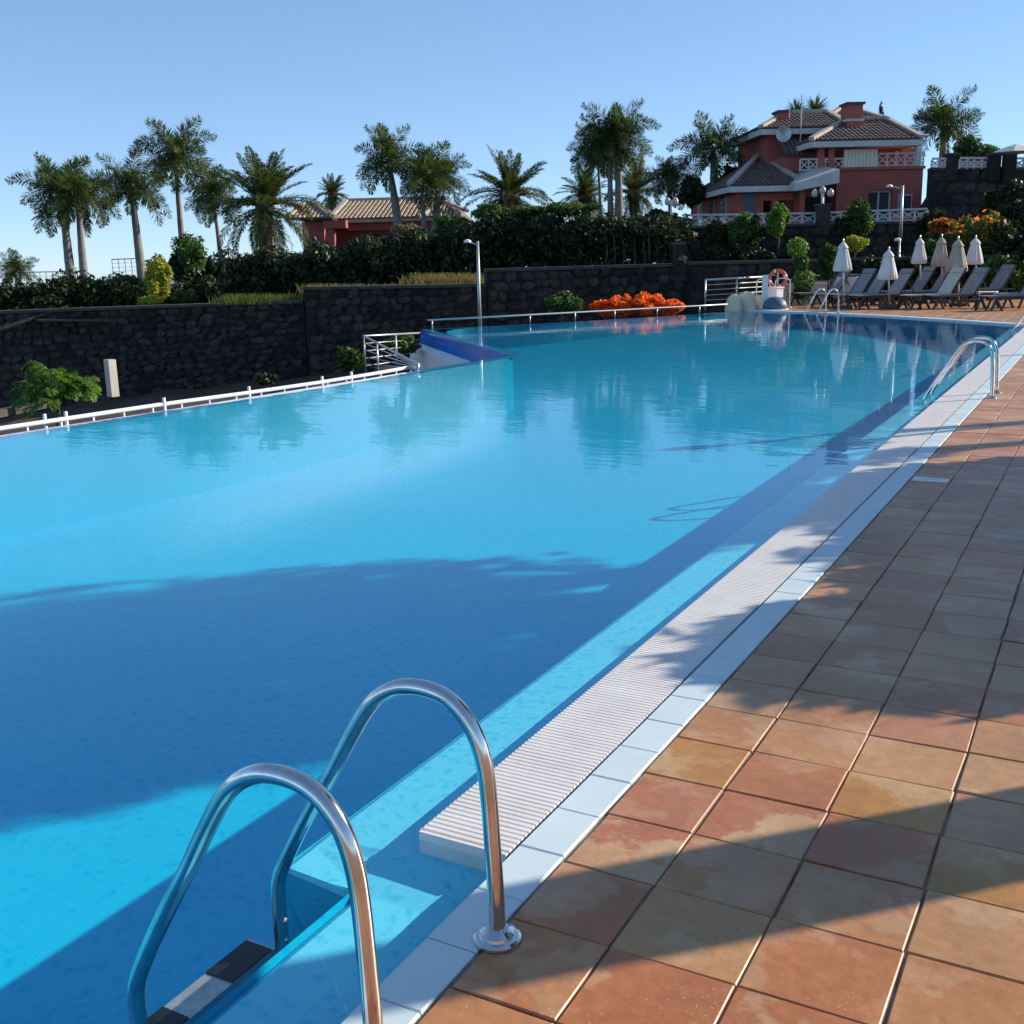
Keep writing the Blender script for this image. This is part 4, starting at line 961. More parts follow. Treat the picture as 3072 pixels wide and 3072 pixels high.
# ------------------------------------------------------------------ houses
def on_pl(px, py, O, nrm):
    d = Vector(ray(px, py)); o = Vector((0, 0, CAMZ)); t = (Vector(O) - o).dot(nrm) / d.dot(nrm); return o + d * t
class Frame:
    def __init__(s, px, py, R, turn):
        s.O = P(px, py, R); az = math.atan2(s.O.y, s.O.x); a = Vector((math.cos(az), math.sin(az), 0)); r = Vector((a.y, -a.x, 0))
        t = math.radians(turn); s.U = r * math.cos(t) + a * math.sin(t); s.V = a * math.cos(t) - r * math.sin(t)
    def uv(s, px, py, v=0.0):
        q = on_pl(px, py, s.O + s.V * v, s.V); return (q - s.O).dot(s.U), q.z
    def w(s, u, v, z): q = s.O + s.U * u + s.V * v; return Vector((q.x, q.y, z))
    def box(s, b, u0, u1, v0, v1, z0, z1, mi=0):
        q = [s.w(u0, v0, 0), s.w(u1, v0, 0), s.w(u1, v1, 0), s.w(u0, v1, 0)]
        return b.prism([(p.x, p.y) for p in q], z0, z1, mi)
def roof_slope(F, pts, parent, tile, pitch=0.21, name='roof_slope'):
    """planar slope; pts in (u,v,z), first two are the eave; ribs of barrel tiles run up the slope"""
    Wp = [F.w(*p) for p in pts]; a, c = Wp[0], Wp[1]; e = (c - a); e.normalize()
    n = (Wp[1] - Wp[0]).cross(Wp[2] - Wp[0]).normalized()
    if n.z < 0: n = -n
    up = n.cross(e).normalized()
    if up.z < 0: up = -up
    b = MB(); bot = [p - n * .10 for p in Wp]; k = len(Wp)
    b.add(Wp + bot, [tuple(range(k)), tuple(reversed(range(k, 2 * k)))] + [(i, k + i, k + (i + 1) % k, (i + 1) % k) for i in range(k)])
    o = b.build(name, M['roofbase'], parent)
    Q = [((p - a).dot(e), (p - a).dot(up)) for p in Wp]
    smin = min(q[0] for q in Q); smax = max(q[0] for q in Q); s = smin + pitch / 2; rb = MB()
    while s < smax:
        ys = []
        for i in range(k):
            (x1, y1), (x2, y2) = Q[i], Q[(i + 1) % k]
            if (x1 - s) * (x2 - s) < 0: ys.append(y1 + (y2 - y1) * (s - x1) / (x2 - x1))
        if len(ys) >= 2 and max(ys) - min(ys) > .15:
            y0_, y1_ = min(ys) - .04, max(ys); L_ = y1_ - y0_; m_ = max(1, int(L_ / .45)); r = pitch * .36
            for q in range(m_):
                ya = y0_ + L_ * q / m_; yb = y0_ + L_ * (q + 1.12) / m_ if q < m_ - 1 else y1_
                pa = a + e * s + up * ya + n * .02; pb = a + e * s + up * yb + n * .0
                v = []
                for pp_, rr in ((pa, r), (pb, r * .85)):
                    v += [pp_ - e * rr, pp_ - e * rr * .6 + n * rr * .8, pp_ + e * rr * .6 + n * rr * .8, pp_ + e * rr]
                rb.add(v, [(0, 1, 5, 4), (1, 2, 6, 5), (2, 3, 7, 6), (0, 3, 2, 1)])
        s += pitch
    tag(rb.build('barrel_tiles', tile, o), kind='stuff')
    return o
def ridge_bar(F, p, q, parent, mat='ridge', wd=.24):
    b = MB(); b.bar(F.w(*p) + Vector((0, 0, .08)), F.w(*q) + Vector((0, 0, .08)), wd, .16); return b.build('ridge_tiles', M[mat], parent)
def hip_roof(F, u0, u1, v0, v1, ze, zr, ru0, ru1, parent, tile, pitch=.21, fascia=True):
    vm = (v0 + v1) / 2
    roof_slope(F, [(u0, v0, ze), (u1, v0, ze), (ru1, vm, zr), (ru0, vm, zr)] if ru1 > ru0 + .05 else [(u0, v0, ze), (u1, v0, ze), (ru0, vm, zr)], parent, tile, pitch)
    roof_slope(F, [(u1, v1, ze), (u0, v1, ze), (ru0, vm, zr), (ru1, vm, zr)] if ru1 > ru0 + .05 else [(u1, v1, ze), (u0, v1, ze), (ru0, vm, zr)], parent, tile, pitch)
    roof_slope(F, [(u0, v1, ze), (u0, v0, ze), (ru0, vm, zr)], parent, tile, pitch)
    roof_slope(F, [(u1, v0, ze), (u1, v1, ze), (ru1, vm, zr)], parent, tile, pitch)
    for p, q in (((u0, v0, ze), (ru0, vm, zr)), ((u1, v0, ze), (ru1, vm, zr)), ((ru0 - .01, vm, zr), (ru1 + .01, vm, zr))): ridge_bar(F, p, q, parent)
    if fascia:
        for (a, c) in (((u0, v0), (u1, v0)), ((u0, v1), (u0, v0)), ((u1, v0), (u1, v1))):
            b = MB(); b.bar(F.w(*a, ze - .16), F.w(*c, ze - .16), .10, .24); b.build('fascia', M['trim'], parent)
        b = MB(); F.box(b, u0 + .06, u1 - .06, v0 + .06, v1 - .06, ze - .2, ze - .12); b.build('soffit', M['trim'], parent)

# --- red house
F = Frame(1660, 430, 53, 21)
house = empty('red_house', F.w(0, 0, 2.3)); tag(house, 'red stucco villa with tiled hip roofs and balconies on the right hill', 'house')
def seg(px, py, v=0): return F.uv(px, py, v)
def hpart(name, mat, fn, parent=None):
    b = MB(); fn(b); return b.build(name, mat, parent or house)
zg = 2.35
z_terr = seg(1660, 320)[1]           # floor of the upper balcony
uL, uR = seg(1580, 320)[0], seg(1742, 320)[0]
z_eB = seg(1640, 266)[1]
# lower storey of the right block, with the glazed door recessed
du0, du1 = seg(1637, 400)[0], seg(1683, 400)[0]; dz1 = seg(1660, 358)[1]; dz0 = seg(1660, 428)[1]
hpart('wall', M['redwall'], lambda b: F.box(b, uL, du0, 0, 6, zg, z_terr))
hpart('wall', M['redwall'], lambda b: F.box(b, du1, uR, 0, 6, zg, z_terr - .002))
hpart('wall', M['redwall'], lambda b: F.box(b, du0, du1, 0.004, 6, dz1, z_terr - .004))
door = hpart('glass_door', M['trim'], lambda b: (F.box(b, du0, du0 + .09, .25, .33, dz0, dz1), F.box(b, du1 - .09, du1, .25, .33, dz0, dz1), F.box(b, (du0 + du1) / 2 - .04, (du0 + du1) / 2 + .04, .25, .33, dz0, dz1), F.box(b, du0 + .09, du1 - .09, .251, .329, dz1 - .1, dz1)))
hpart('pane', M['glass'], lambda b: F.box(b, du0 + .09, du1 - .09, .28, .30, dz0, dz1 - .1), door)
hpart('interior', M['painted_dark'], lambda b: F.box(b, du0, du1, 1.2, 1.3, zg, dz1))
u_, z_ = seg(1707, 385); win = hpart('window', M['trim'], lambda b: F.box(b, u_ - .32, u_ + .32, -.03, .03, z_ - .42, z_ + .42)); hpart('pane', M['glass'], lambda b: F.box(b, u_ - .26, u_ + .26, -.045, -.031, z_ - .36, z_ + .36), win)
# balcony floor band and upper storey set back
hpart('balcony_floor', M['redwall'], lambda b: F.box(b, uL - .05, uR + .05, -.12, 6.05, z_terr, z_terr + .12))
uu0, uu1 = seg(1560, 300, 1.6)[0], seg(1742, 300, 1.6)[0]
hpart('wall', M['redwall'], lambda b: F.box(b, uu0, uu1 - .1, 1.6, 6, z_terr + .12, z_eB - .2))
s0, s1 = seg(1592, 300, -.02)[0], seg(1655, 300, -.02)[0]; sz1 = seg(1620, 282)[1]
sh = hpart('roller_shutter', M['shutter'], lambda b: F.box(b, s0, s1, -.05, .02, z_terr + .125, sz1))
for k in range(9):
    uu = s0 + (s1 - s0) * (k + .5) / 9; hpart('slat', M['shutter'], lambda b: F.box(b, uu - (s1 - s0) / 21, uu + (s1 - s0) / 21, -.075, -.05, z_terr + .13, sz1 - .01), sh)
def xrail(F, u0, u1, v, z0, h, n, parent, ax='u', mat='trim', diag=True):
    """white balustrade of crossed bars, as one rail with posts and crosses"""
    def wp(t, z): return F.w(t, v, z) if ax == 'u' else F.w(v, t, z)
    b = MB(); b.bar(wp(u0, z0 + h), wp(u1, z0 + h), .09, .07); b.bar(wp(u0, z0 + .06), wp(u1, z0 + .06), .07, .05); r = b.build('balustrade', M[mat], parent)
    for k in range(n + 1):
        t = u0 + (u1 - u0) * k / n; b = MB(); b.bar(wp(t, z0), wp(t, z0 + h - .04), .06); b.build('post', M[mat], r)
    for k in range(n):
        a, c = u0 + (u1 - u0) * k / n, u0 + (u1 - u0) * (k + 1) / n
        b = MB(); b.bar(wp(a, z0 + .09), wp(c, z0 + h - .05), .045); b.bar(wp(a, z0 + h - .05), wp(c, z0 + .09), .043); b.build('cross', M[mat], r)
    return r
xrail(F, seg(1657, 310)[0], uR, 0.05, z_terr + .12, .55, 5, house)
xrail(F, seg(1510, 318)[0], seg(1590, 318)[0], 0.05, z_terr + .0, .5, 5, house)
for px in (1733, 1550, 1569):
    uu = seg(px, 290)[0]; hpart('column', M['trim' if px == 1733 else 'redwall'], lambda b: F.box(b, uu - .13, uu + .13, -.02, .24, z_terr + .12, z_eB - .2))
u_, z_ = seg(1690, 290, 1.55); wl = hpart('wall_lamp', M['brass'], lambda b: b.lathe([(.04, -.14), (.10, -.04), (.11, .08), (.05, .17)], tuple(F.w(u_, 1.5, z_)), 10))
# roofs
e0, e1 = seg(1531, 262, -.6)[0], seg(1739, 262, -.6)[0]; zr = seg(1600, 226, 2.9)[1]
hip_roof(F, e0, e1, -.6, 6.6, z_eB, zr, seg(1599, 226, 3)[0], seg(1668, 236, 3)[0], house, M['rooftile'])
# higher roof behind
c0, c1 = seg(1548, 232, 5.2)[0], seg(1683, 229, 5.2)[0]; zc = seg(1670, 231, 5.2)[1]
hpart('wall', M['redwall'], lambda b: F.box(b, c0 + .7, c1 - .7, 6.01, 11, z_eB - 1.5, zc - .2))
hip_roof(F, c0, c1, 5.2, 12, zc, seg(1590, 206, 8.6)[1], seg(1586, 206, 8.6)[0], seg(1606, 206, 8.6)[0], house, M['rooftile'])
# chimneys
def chimney(px0, px1, pyt, pyb, v, lab=None):
    a, zt2 = seg(px0, pyt, v); c, zb2 = seg(px1, pyb, v)
    o = hpart('chimney', M['redwall'], lambda b: F.box(b, a, c, v, v + .9, zb2, zt2))
    hpart('band', M['trim'], lambda b: F.box(b, a - .05, c + .05, v - .05, v + .95, zt2 - .72, zt2 - .62), o)
    hpart('cap', M['roofbase'], lambda b: F.box(b, a - .08, c + .08, v - .08, v + .98, zt2, zt2 + .1), o)
chimney(1600, 1626, 197, 252, 1.5); chimney(1470, 1488, 212, 245, 3.6)
# left upper block with lower eave
a0, a1 = seg(1456, 243, 2.0)[0], seg(1552, 240, 2.0)[0]; za = seg(1500, 241, 2.0)[1]
hpart('wall', M['redwall'], lambda b: F.box(b, a0, a1 + 1, 2.6, 8, zg, za - .2))
hip_roof(F, a0 - .5, a1 + 1.3, 2.0, 8.6, za, seg(1490, 214, 5.3)[1], seg(1487, 214, 5.3)[0], seg(1560, 214, 5.3)[0], house, M['rooftile'])
# mid lean-to roof between blocks
m0, mz0 = seg(1478, 280, 1.4); m1, mz1 = seg(1530, 288, 1.4)
roof_slope(F, [(m0, 1.0, mz1 - .1), (m1 + .6, 1.0, mz1 - .1), (m1 + .6, 2.59, mz1 + .9), (m0, 2.59, mz1 + .9)], house, M['rooftile'])
hpart('wall', M['redwall'], lambda b: F.box(b, m0, uL, 1.2, 2.6, zg, mz1 - .15))
w0, wz = seg(1530, 322, 1.18); wn = hpart('window', M['painted_dark'], lambda b: F.box(b, w0 - .35, w0 + .3, 1.17, 1.198, wz - .45, wz + .35))
u_, z_ = seg(1425, 275, 2.6)
# left-face window
w0, wz = seg(1432, 285, 3.2)
lw = hpart('window', M['trim'], lambda b: b.bar(F.w(a0 - .03, 4.6, za - 2.3), F.w(a0 - .03, 4.6, za - .9), .9, .06, up=(F.U.x, F.U.y, 0)))
# lower left wing
l0, l1 = seg(1376, 352, -1.2)[0], seg(1502, 348, -1.2)[0]; zl = seg(1440, 349, -1.2)[1]
vB = 9.2
hip_roof(F, l0, l1 + .3, -1.2, vB, zl, seg(1432, 299, 4.0)[1], seg(1428, 299, 4.0)[0], seg(1440, 299, 4.0)[0], house, M['rooftile'])
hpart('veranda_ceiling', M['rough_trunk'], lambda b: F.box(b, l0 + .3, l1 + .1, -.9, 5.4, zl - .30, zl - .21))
hpart('wall', M['redwall'], lambda b: F.box(b, l0 + .5, l0 + 1.7, -.5, vB - .7, zg, zl - .31))
hpart('wall', M['rough_trunk'], lambda b: F.box(b, l0 + 1.7, l1 + .3, 4.6, vB - .8, zg, zl - .31))  # dark brown back wall paints in the shade of the veranda recess
hpart('beam', M['redwall'], lambda b: F.box(b, l0 + 1.7, l1 + .1, -.5, -.25, zl - .62, zl - .31))
for px in (1505, 1462):
    uu = seg(px, 380, -.4)[0]; hpart('column', M['redwall'], lambda b: F.box(b, uu - .16, uu + .16, -.49, -.15, zg, zl - .62))
hpart('door', M['painted_dark'], lambda b: F.box(b, l0 + 3, l0 + 4.6, 4.55, 4.598, zg, zg + 2.1))
hpart('shutter', M['bluegrey'], lambda b: F.box(b, l0 + .85, l0 + 1.3, -.54, -.502, zg + .1, zg + 2.1))
for v_ in (1.2, 3.6, 6.0):
    wd_ = hpart('window', M['trim'], lambda b: F.box(b, l0 + .45, l0 + .498, v_, v_ + 1.2, zg + .2, zg + 2.1)); hpart('pane', M['glass'], lambda b: F.box(b, l0 + .43, l0 + .449, v_ + .1, v_ + 1.1, zg + .3, zg + 2.0), wd_)
# slanting white awning over the porch
p0 = on_pl(1500, 352, F.w(0, -2.4, 0), F.V); p1 = on_pl(1584, 331, F.w(0, -.3, 0), F.V)
pu0, pu1 = seg(1500, 352, -2.0)[0], seg(1584, 331, -2.0)[0]; pz0, pz1 = seg(1500, 352, -2)[1], seg(1584, 331, -2)[1]
def awn(b):
    vs = [F.w(pu0, -2, pz0 - .18), F.w(pu1, -2, pz1 - .30), F.w(pu1, -2, pz1 + .25), F.w(pu0, -2, pz0 + .12), F.w(pu0, 1.19, pz0 + .3), F.w(pu1, 1.19, pz1 + .7), F.w(pu0, 1.19, pz0 - .0), F.w(pu1, 1.19, pz1 - .1)]
    b.add(vs, [(0, 1, 2, 3), (3, 2, 5, 4), (1, 7, 5, 2), (0, 3, 4, 6), (0, 6, 7, 1)])
hpart('awning', M['trim'], awn)
hpart('porch_shade_panel', M['painted_dark'], lambda b: F.box(b, seg(1512, 380, 1.1)[0], seg(1575, 380, 1.1)[0], 1.12, 1.18, zg, pz0 - .3))  # dark panel painting the shade inside the porch
hpart('porch_column', M['redwall'], lambda b: F.box(b, seg(1507, 380, -1)[0], seg(1516, 380, -1)[0], -1.2, -.8, zg, pz0 - .2))
# antenna and satellite dish
u_, z_ = seg(1500, 262, 1.9)
an = hpart('antenna', M['steel'], lambda b: (b.tube([F.w(u_ + .25, 1.9, z_ - .3), F.w(u_ + .25, 1.9, z_ + 1.9)], .03, 6), b.tube([F.w(u_ - .3, 1.9, z_ + 1.5), F.w(u_ + .35, 1.9, z_ + 1.5)], .02, 6), b.tube([F.w(u_ - .3, 1.9, z_ + .9), F.w(u_ - .3, 1.9, z_ + 1.55)], .02, 6)))
def dish(b):
    c = F.w(seg(1477, 253, 1.8)[0], 1.7, seg(1477, 253, 1.8)[1]); n_ = 14; vs = [c + F.V * .1]
    for k in range(n_): vs.append(c + F.U * (.36 * math.cos(k * 6.283 / n_)) + Vector((0, 0, .36 * math.sin(k * 6.283 / n_))) - F.V * .03)
    b.add(vs, [(0, 1 + k, 1 + (k + 1) % n_) for k in range(n_)])
    b.tube([c + F.V * .1, c - F.V * .35], .015, 5); b.tube([c + F.V * .1, c + F.V * .5 - Vector((0, 0, .3))], .03, 5)
hpart('satellite_dish', M['steel'], dish)

# balustrades on the terrace walls (separate things)
def balustrade(pxa, pxb, Ra, Rb, zt_, h, n, label, pier=True):
    a = P(pxa, hor(pxa), Ra); c = P(pxb, hor(pxb), Rb); a.z = zt_[0]; c.z = zt_[1]
    root = empty('balustrade', a); tag(root, label, 'balustrade', 'white crossed bar balustrades')
    b = MB(); b.bar(a + Vector((0, 0, h)), c + Vector((0, 0, h)), .10, .08); b.build('top_rail', M['trim'], root)
    b = MB(); b.bar(a + Vector((0, 0, .08)), c + Vector((0, 0, .08)), .08, .06); b.build('bottom_rail', M['trim'], root)
    for k in range(n + 1):
        p = a + (c - a) * (k / n); b = MB(); b.bar(p, p + Vector((0, 0, h - .05)), .07); b.build('post', M['trim'], root)
    for k in range(n):
        p = a + (c - a) * (k / n); q = a + (c - a) * ((k + 1) / n); lo = Vector((0, 0, .12)); hi = Vector((0, 0, h - .06))
        b = MB(); b.bar(p + lo, q + hi, .05); b.bar(p + hi, q + lo, .048)
        m_ = (p + q) / 2 + Vector((0, 0, h / 2)); e = (q - p) * .22; up_ = Vector((0, 0, h * .2))
        for s_, t_ in ((m_ - e, m_ + up_), (m_ + up_, m_ + e), (m_ + e, m_ - up_), (m_ - up_, m_ - e)): b.bar(s_, t_, .035)
        b.build('cross_panel', M['trim'], root)
    return root
balustrade(1292, 1535, 44.6, 46, (zat(1292, 430, 44.6), zat(1535, 426, 46)), .48, 10, 'white balustrade before the veranda of the red house')
balustrade(1560, 1745, 46.1, 47, (zat(1560, 425, 46.1), zat(1745, 418, 47)), .48, 8, 'white balustrade below the glass door of the red house')
balustrade(1748, 1786, 50, 50.1, (zat(1748, 320, 50), zat(1786, 320, 50.1)), .42, 3, 'short white balustrade on the wall directly right of the red house')
balustrade(1800, 1868, 50.1, 50.4, (zat(1800, 319, 50.1), zat(1868, 319, 50.4)), .42, 5, 'white balustrade on the wall below the rounded green bushes')
balustrade(1882, 2100, 50.6, 53, (zat(1882, 320, 50.6), zat(2100, 318, 53)), .42, 12, 'white balustrade at the right border below the open parasol')
for px, lab in ((1792, 'dark stone pier between the two white balustrade panels'), (1874, 'dark stone pier at the end of the tall wall left of the gap'), (1903, 'dark stone pier under the open parasol')):
    f = P(px, 322, 50.2); b = MB(); b.box((f.x, f.y, f.z + .1), (.42, .42, 1.0), .5); o = b.build('stone_pier', M['stone'], None, loc=tuple(f)); tag(o, lab, 'pier', 'stone piers of the balustrade'); b = MB(); b.box((f.x, f.y, f.z + .64), (.5, .5, .08), .5); b.build('capstone', M['cap'], o)
f = P(1551, 431, 45.9); b = MB(); b.box((f.x, f.y, f.z + .3), (.5, .5, 1.1), .4); o = b.build('stone_pier', M['stone'], None, loc=tuple(f)); tag(o, 'dark stone pier below the triple globe lantern', 'pier', 'stone piers of the balustrade'); b = MB(); b.box((f.x, f.y, f.z + .89), (.58, .58, .08), .4); b.build('capstone', M['cap'], o)

# --- tan roofed house
F2 = Frame(700, 430, 60, -10)
house2 = empty('bungalow', F2.w(0, 0, .3)); tag(house2, 'low bungalow with a tan barrel tiled roof behind dark trees', 'house')
def h2(px, py, v=0): return F2.uv(px, py, v)
hh = house; 
def hp2(name, mat, fn, parent=None):
    b = MB(); fn(b); return b.build(name, mat, parent or house2)
e0, ze2 = h2(622, 414, 0); e1 = h2(866, 414, 0)[0]; zr2 = h2(700, 378, 4)[1]
hip_roof(F2, e0, e1, 0, 9, ze2, zr2, h2(592, 378, 4.5)[0] + 1.9, h2(842, 378, 4.5)[0], house2, M['rooftan'], .24, False)
hp2('eave', M['rooftan'], lambda b: b.bar(F2.w(e0, -.02, ze2 - .12), F2.w(e1, -.02, ze2 - .12), .14, .16))
hp2('wall', M['redwall'], lambda b: F2.box(b, e0 + .9, e1 - .5, .9, 8.4, 0, ze2 - .05))
hp2('beam', M['redwall'], lambda b: F2.box(b, e0 + .9, e1 - .5, .3, .6, ze2 - .6, ze2 - .2))
b0, zb_ = h2(545, 405, -1.2); b1 = h2(640, 405, -1.2)[0]
hip_roof(F2, b0, b1 - .3, -1.6, 3.8, h2(600, 411, -1.6)[1], h2(585, 385, 1.1)[1], h2(575, 385, 1.1)[0], h2(590, 385, 1.1)[0], house2, M['rooftan'], .24, False)
hp2('wall', M['redwall'], lambda b: F2.box(b, b0 + .6, b1 - .9, -1.0, 3.4, 0, h2(600, 411, -1.6)[1] - .15))
hp2('porch_column', M['redwall'], lambda b: F2.box(b, b1 - .75, b1 - .3, -1.3, -.9, 0, ze2 - .1))
hp2('corner_corbel', M['redwall'], lambda b: F2.box(b, b1 - .85, b1 + .35, -1.4, -.8, ze2 - .5, ze2 - .1))
hp2('wall', M['redwall'], lambda b: F2.box(b, b1 - 1.0, e0 + 1.2, 1.2, 3, 0, ze2 - .1))
hp2('painted_opening', M['painted_dark'], lambda b: F2.box(b, e0 + 2, e1 - 2, .86, .898, .8, ze2 - .8))  # dark panel on the solid wall, painting an unlit opening
g0 = h2(842, 374, 4.5)
hp2('ridge_gable', M['ridge'], lambda b: (b.bar(F2.w(h2(790, 408, -.1)[0], -.1, h2(790, 408, -.1)[1]), F2.w(h2(838, 380, 2)[0], 2.0, h2(838, 380, 2)[1]), .2, .16), b.bar(F2.w(h2(838, 380, 2)[0], 2.0, h2(838, 380, 2)[1]), F2.w(h2(882, 398, 0)[0], 0, h2(882, 398, 0)[1]), .2, .16)))

# fence on far ridge at left
def far_fence(pxa, pya, pxb, pyb, R, h, n, label):
    a = P(pxa, pya, R); c = P(pxb, pyb, R); root = empty('wire_fence', a); tag(root, label, 'fence')
    b = MB(); b.tube([a + Vector((0, 0, h)), c + Vector((0, 0, h))], .035, 5); b.build('top_wire', M['steel'], root)
    for k in range(n + 1):
        p = a + (c - a) * (k / n); b = MB(); b.tube([p, p + Vector((0, 0, h))], .03, 5); b.build('post', M['steel'], root)
    for k in range(1, 4):
        z = Vector((0, 0, h * k / 4)); b = MB(); b.tube([a + z, c + z], .01, 4); b.build('wire', M['steel'], root)
far_fence(55, 545, 125, 543, 75, 1.0, 6, 'thin wire fence beyond the tiny palm at left')
far_fence(214, 520, 262, 518, 75, 1.0, 4, 'thin wire fence between the second and third palm')

# ------------------------------------------------------------------ lamps
def lamp_post(px, R, ptop, pbot, arm, label, r=.05, dbl=False, pxb=None):
    f = P(pxb if pxb else px, pbot, R); t = P(px, ptop, R); root = empty('street_lamp', f); tag(root, label, 'lamp post')
    b = MB(); b.tube([f, f + (t - f) * .45, t], [r * 1.3, r, r * .8], 10); b.build('pole', M['cap' if False else 'steel'], root, True)
    rt = Vector((t.y, -t.x, 0)).normalized()
    b = MB(); b.tube([t - Vector((0, 0, .12)), t + rt * arm * .5 + Vector((0, 0, -.06)), t + rt * arm + Vector((0, 0, -.02))], r * .55, 6); ar = b.build('arm', M['steel'], root, True)
    b = MB(); c = t + rt * arm * 1.15; b.lathe([(.05, -.05), (.12, -.03), (.10, .03), (.04, .06)], (c.x, c.y, c.z), 10); b.build('lamp_head', M['white'], ar)
lamp_post(901, 33.5, 455, 632, -.26, 'tall thin lamp post standing beside the far infinity edge', .05, pxb=906)
lamp_post(1703, 44, 350, 455, -.4, 'thin lamp pole before the right corner of the red house', .06, pxb=1698)
lamp_post(1697, 40.5, 452, 590, -.05, 'thin pole rising behind the sun loungers', .045, pxb=1694)
def lantern(px, R, ptop, pbot, n, label):
    f = P(px, pbot, R); t = P(px, ptop, R); root = empty('globe_lantern', f); tag(root, label, 'lantern')
    b = MB(); b.tube([f, t], .055, 8); b.build('pole', M['white'], root, True)
    rt = Vector((t.y, -t.x, 0)).normalized()
    for k in range(n):
        o = (k - (n - 1) / 2) * .30; c = t + rt * o + Vector((0, 0, .05 if (n == 3 and k == 1) else -.05))
        b = MB(); b.lathe([(.03, -.14), (.10, -.10), (.13, .0), (.10, .10), (.02, .17)], tuple(c), 10); b.build('globe', M['brass'], root, True)
lantern(1552, 45.8, 362, 408, 3, 'white triple globe lantern on the balustrade pier')
lantern(1267, 45, 378, 420, 2, 'white double globe lantern left of the red house')

# ------------------------------------------------------------------ umbrellas
def closed_umbrella(px, R, ptop, pcan, pbot, wpx, mat, label):
    f = P(px, pbot, R); f.z = 0.0 if R < 43 else f.z
    t = P(px, ptop, R); cb = P(px, pcan, R); s = (t - Vector((0, 0, CAMZ))).length / 2057
    root = empty('folded_umbrella', f); tag(root, label, 'umbrella', 'folded umbrellas behind the pool')
    b = MB(); b.tube([f, (t.x, t.y, t.z - .05)], .026, 8); b.build('pole', M['steel'], root, True)
    b = MB(); b.box((f.x, f.y, .05), (.5, .5, .1)); b.build('base', M['cap'], root)
    H = t.z - cb.z; w2 = wpx * s / 2; sd = px * 1.3
    wob = lambda a, z: 1 + .16 * math.sin(a * 8 + sd) * (1 if z < H * .8 else .4) + .05 * math.sin(a * 3 + sd)
    b = MB(); b.lathe([(w2 * .80, 0), (w2, H * .05), (w2 * .88, H * .25), (w2 * .68, H * .5), (w2 * .50, H * .72), (w2 * .42, H * .80)], (t.x, t.y, cb.z), 32, wob=wob); b.build('canopy', mat, root, True)
    b = MB(); b.lathe([(w2 * .60, H * .76), (w2 * .56, H * .80), (w2 * .36, H * .89), (w2 * .14, H * .96), (.02, H)], (t.x, t.y, cb.z), 24, wob=lambda a, z: 1 + .1 * math.sin(a * 8 + sd)); b.build('vent_flap', mat, root, True)
    b = MB(); b.lathe([(.025, 0), (.03, .03), (.015, .07)], (t.x, t.y, t.z), 8); b.build('finial', M['steel'], root)
closed_umbrella(1591, 34.5, 455, 512, 590, 30, M['canvas'], 'white folded umbrella nearest the lifebuoy')
closed_umbrella(1677, 34.0, 470, 528, 592, 30, M['canvas'], 'lowest white folded umbrella, second from the left')
closed_umbrella(1736, 37.5, 448, 498, 582, 24, M['canvas'], 'narrow white folded umbrella, third from the left')
closed_umbrella(1777, 37.5, 446, 503, 582, 27, M['canvas_tan'], 'tan folded umbrella left of the larger tan one')
closed_umbrella(1808, 35.5, 450, 514, 588, 32, M['canvas_tan'], 'larger tan folded umbrella hanging lower than its tan neighbour')
closed_umbrella(1841, 38, 448, 499, 580, 27, M['canvas'], 'white folded umbrella at the right end of the row')
# open parasol far right
f = P(1918, 322, 53); t = P(1918, 272, 53); root = empty('open_parasol', f); tag(root, 'open pale parasol above the balustrade at the right border', 'umbrella')
b = MB(); b.tube([f, t], .03, 8); b.build('pole', M['steel'], root)
b = MB(); b.lathe([(1.05, -.34), (.95, -.30), (.5, -.12), (.05, .02)], tuple(t), 8); b.build('canopy', M['canvas'], root)

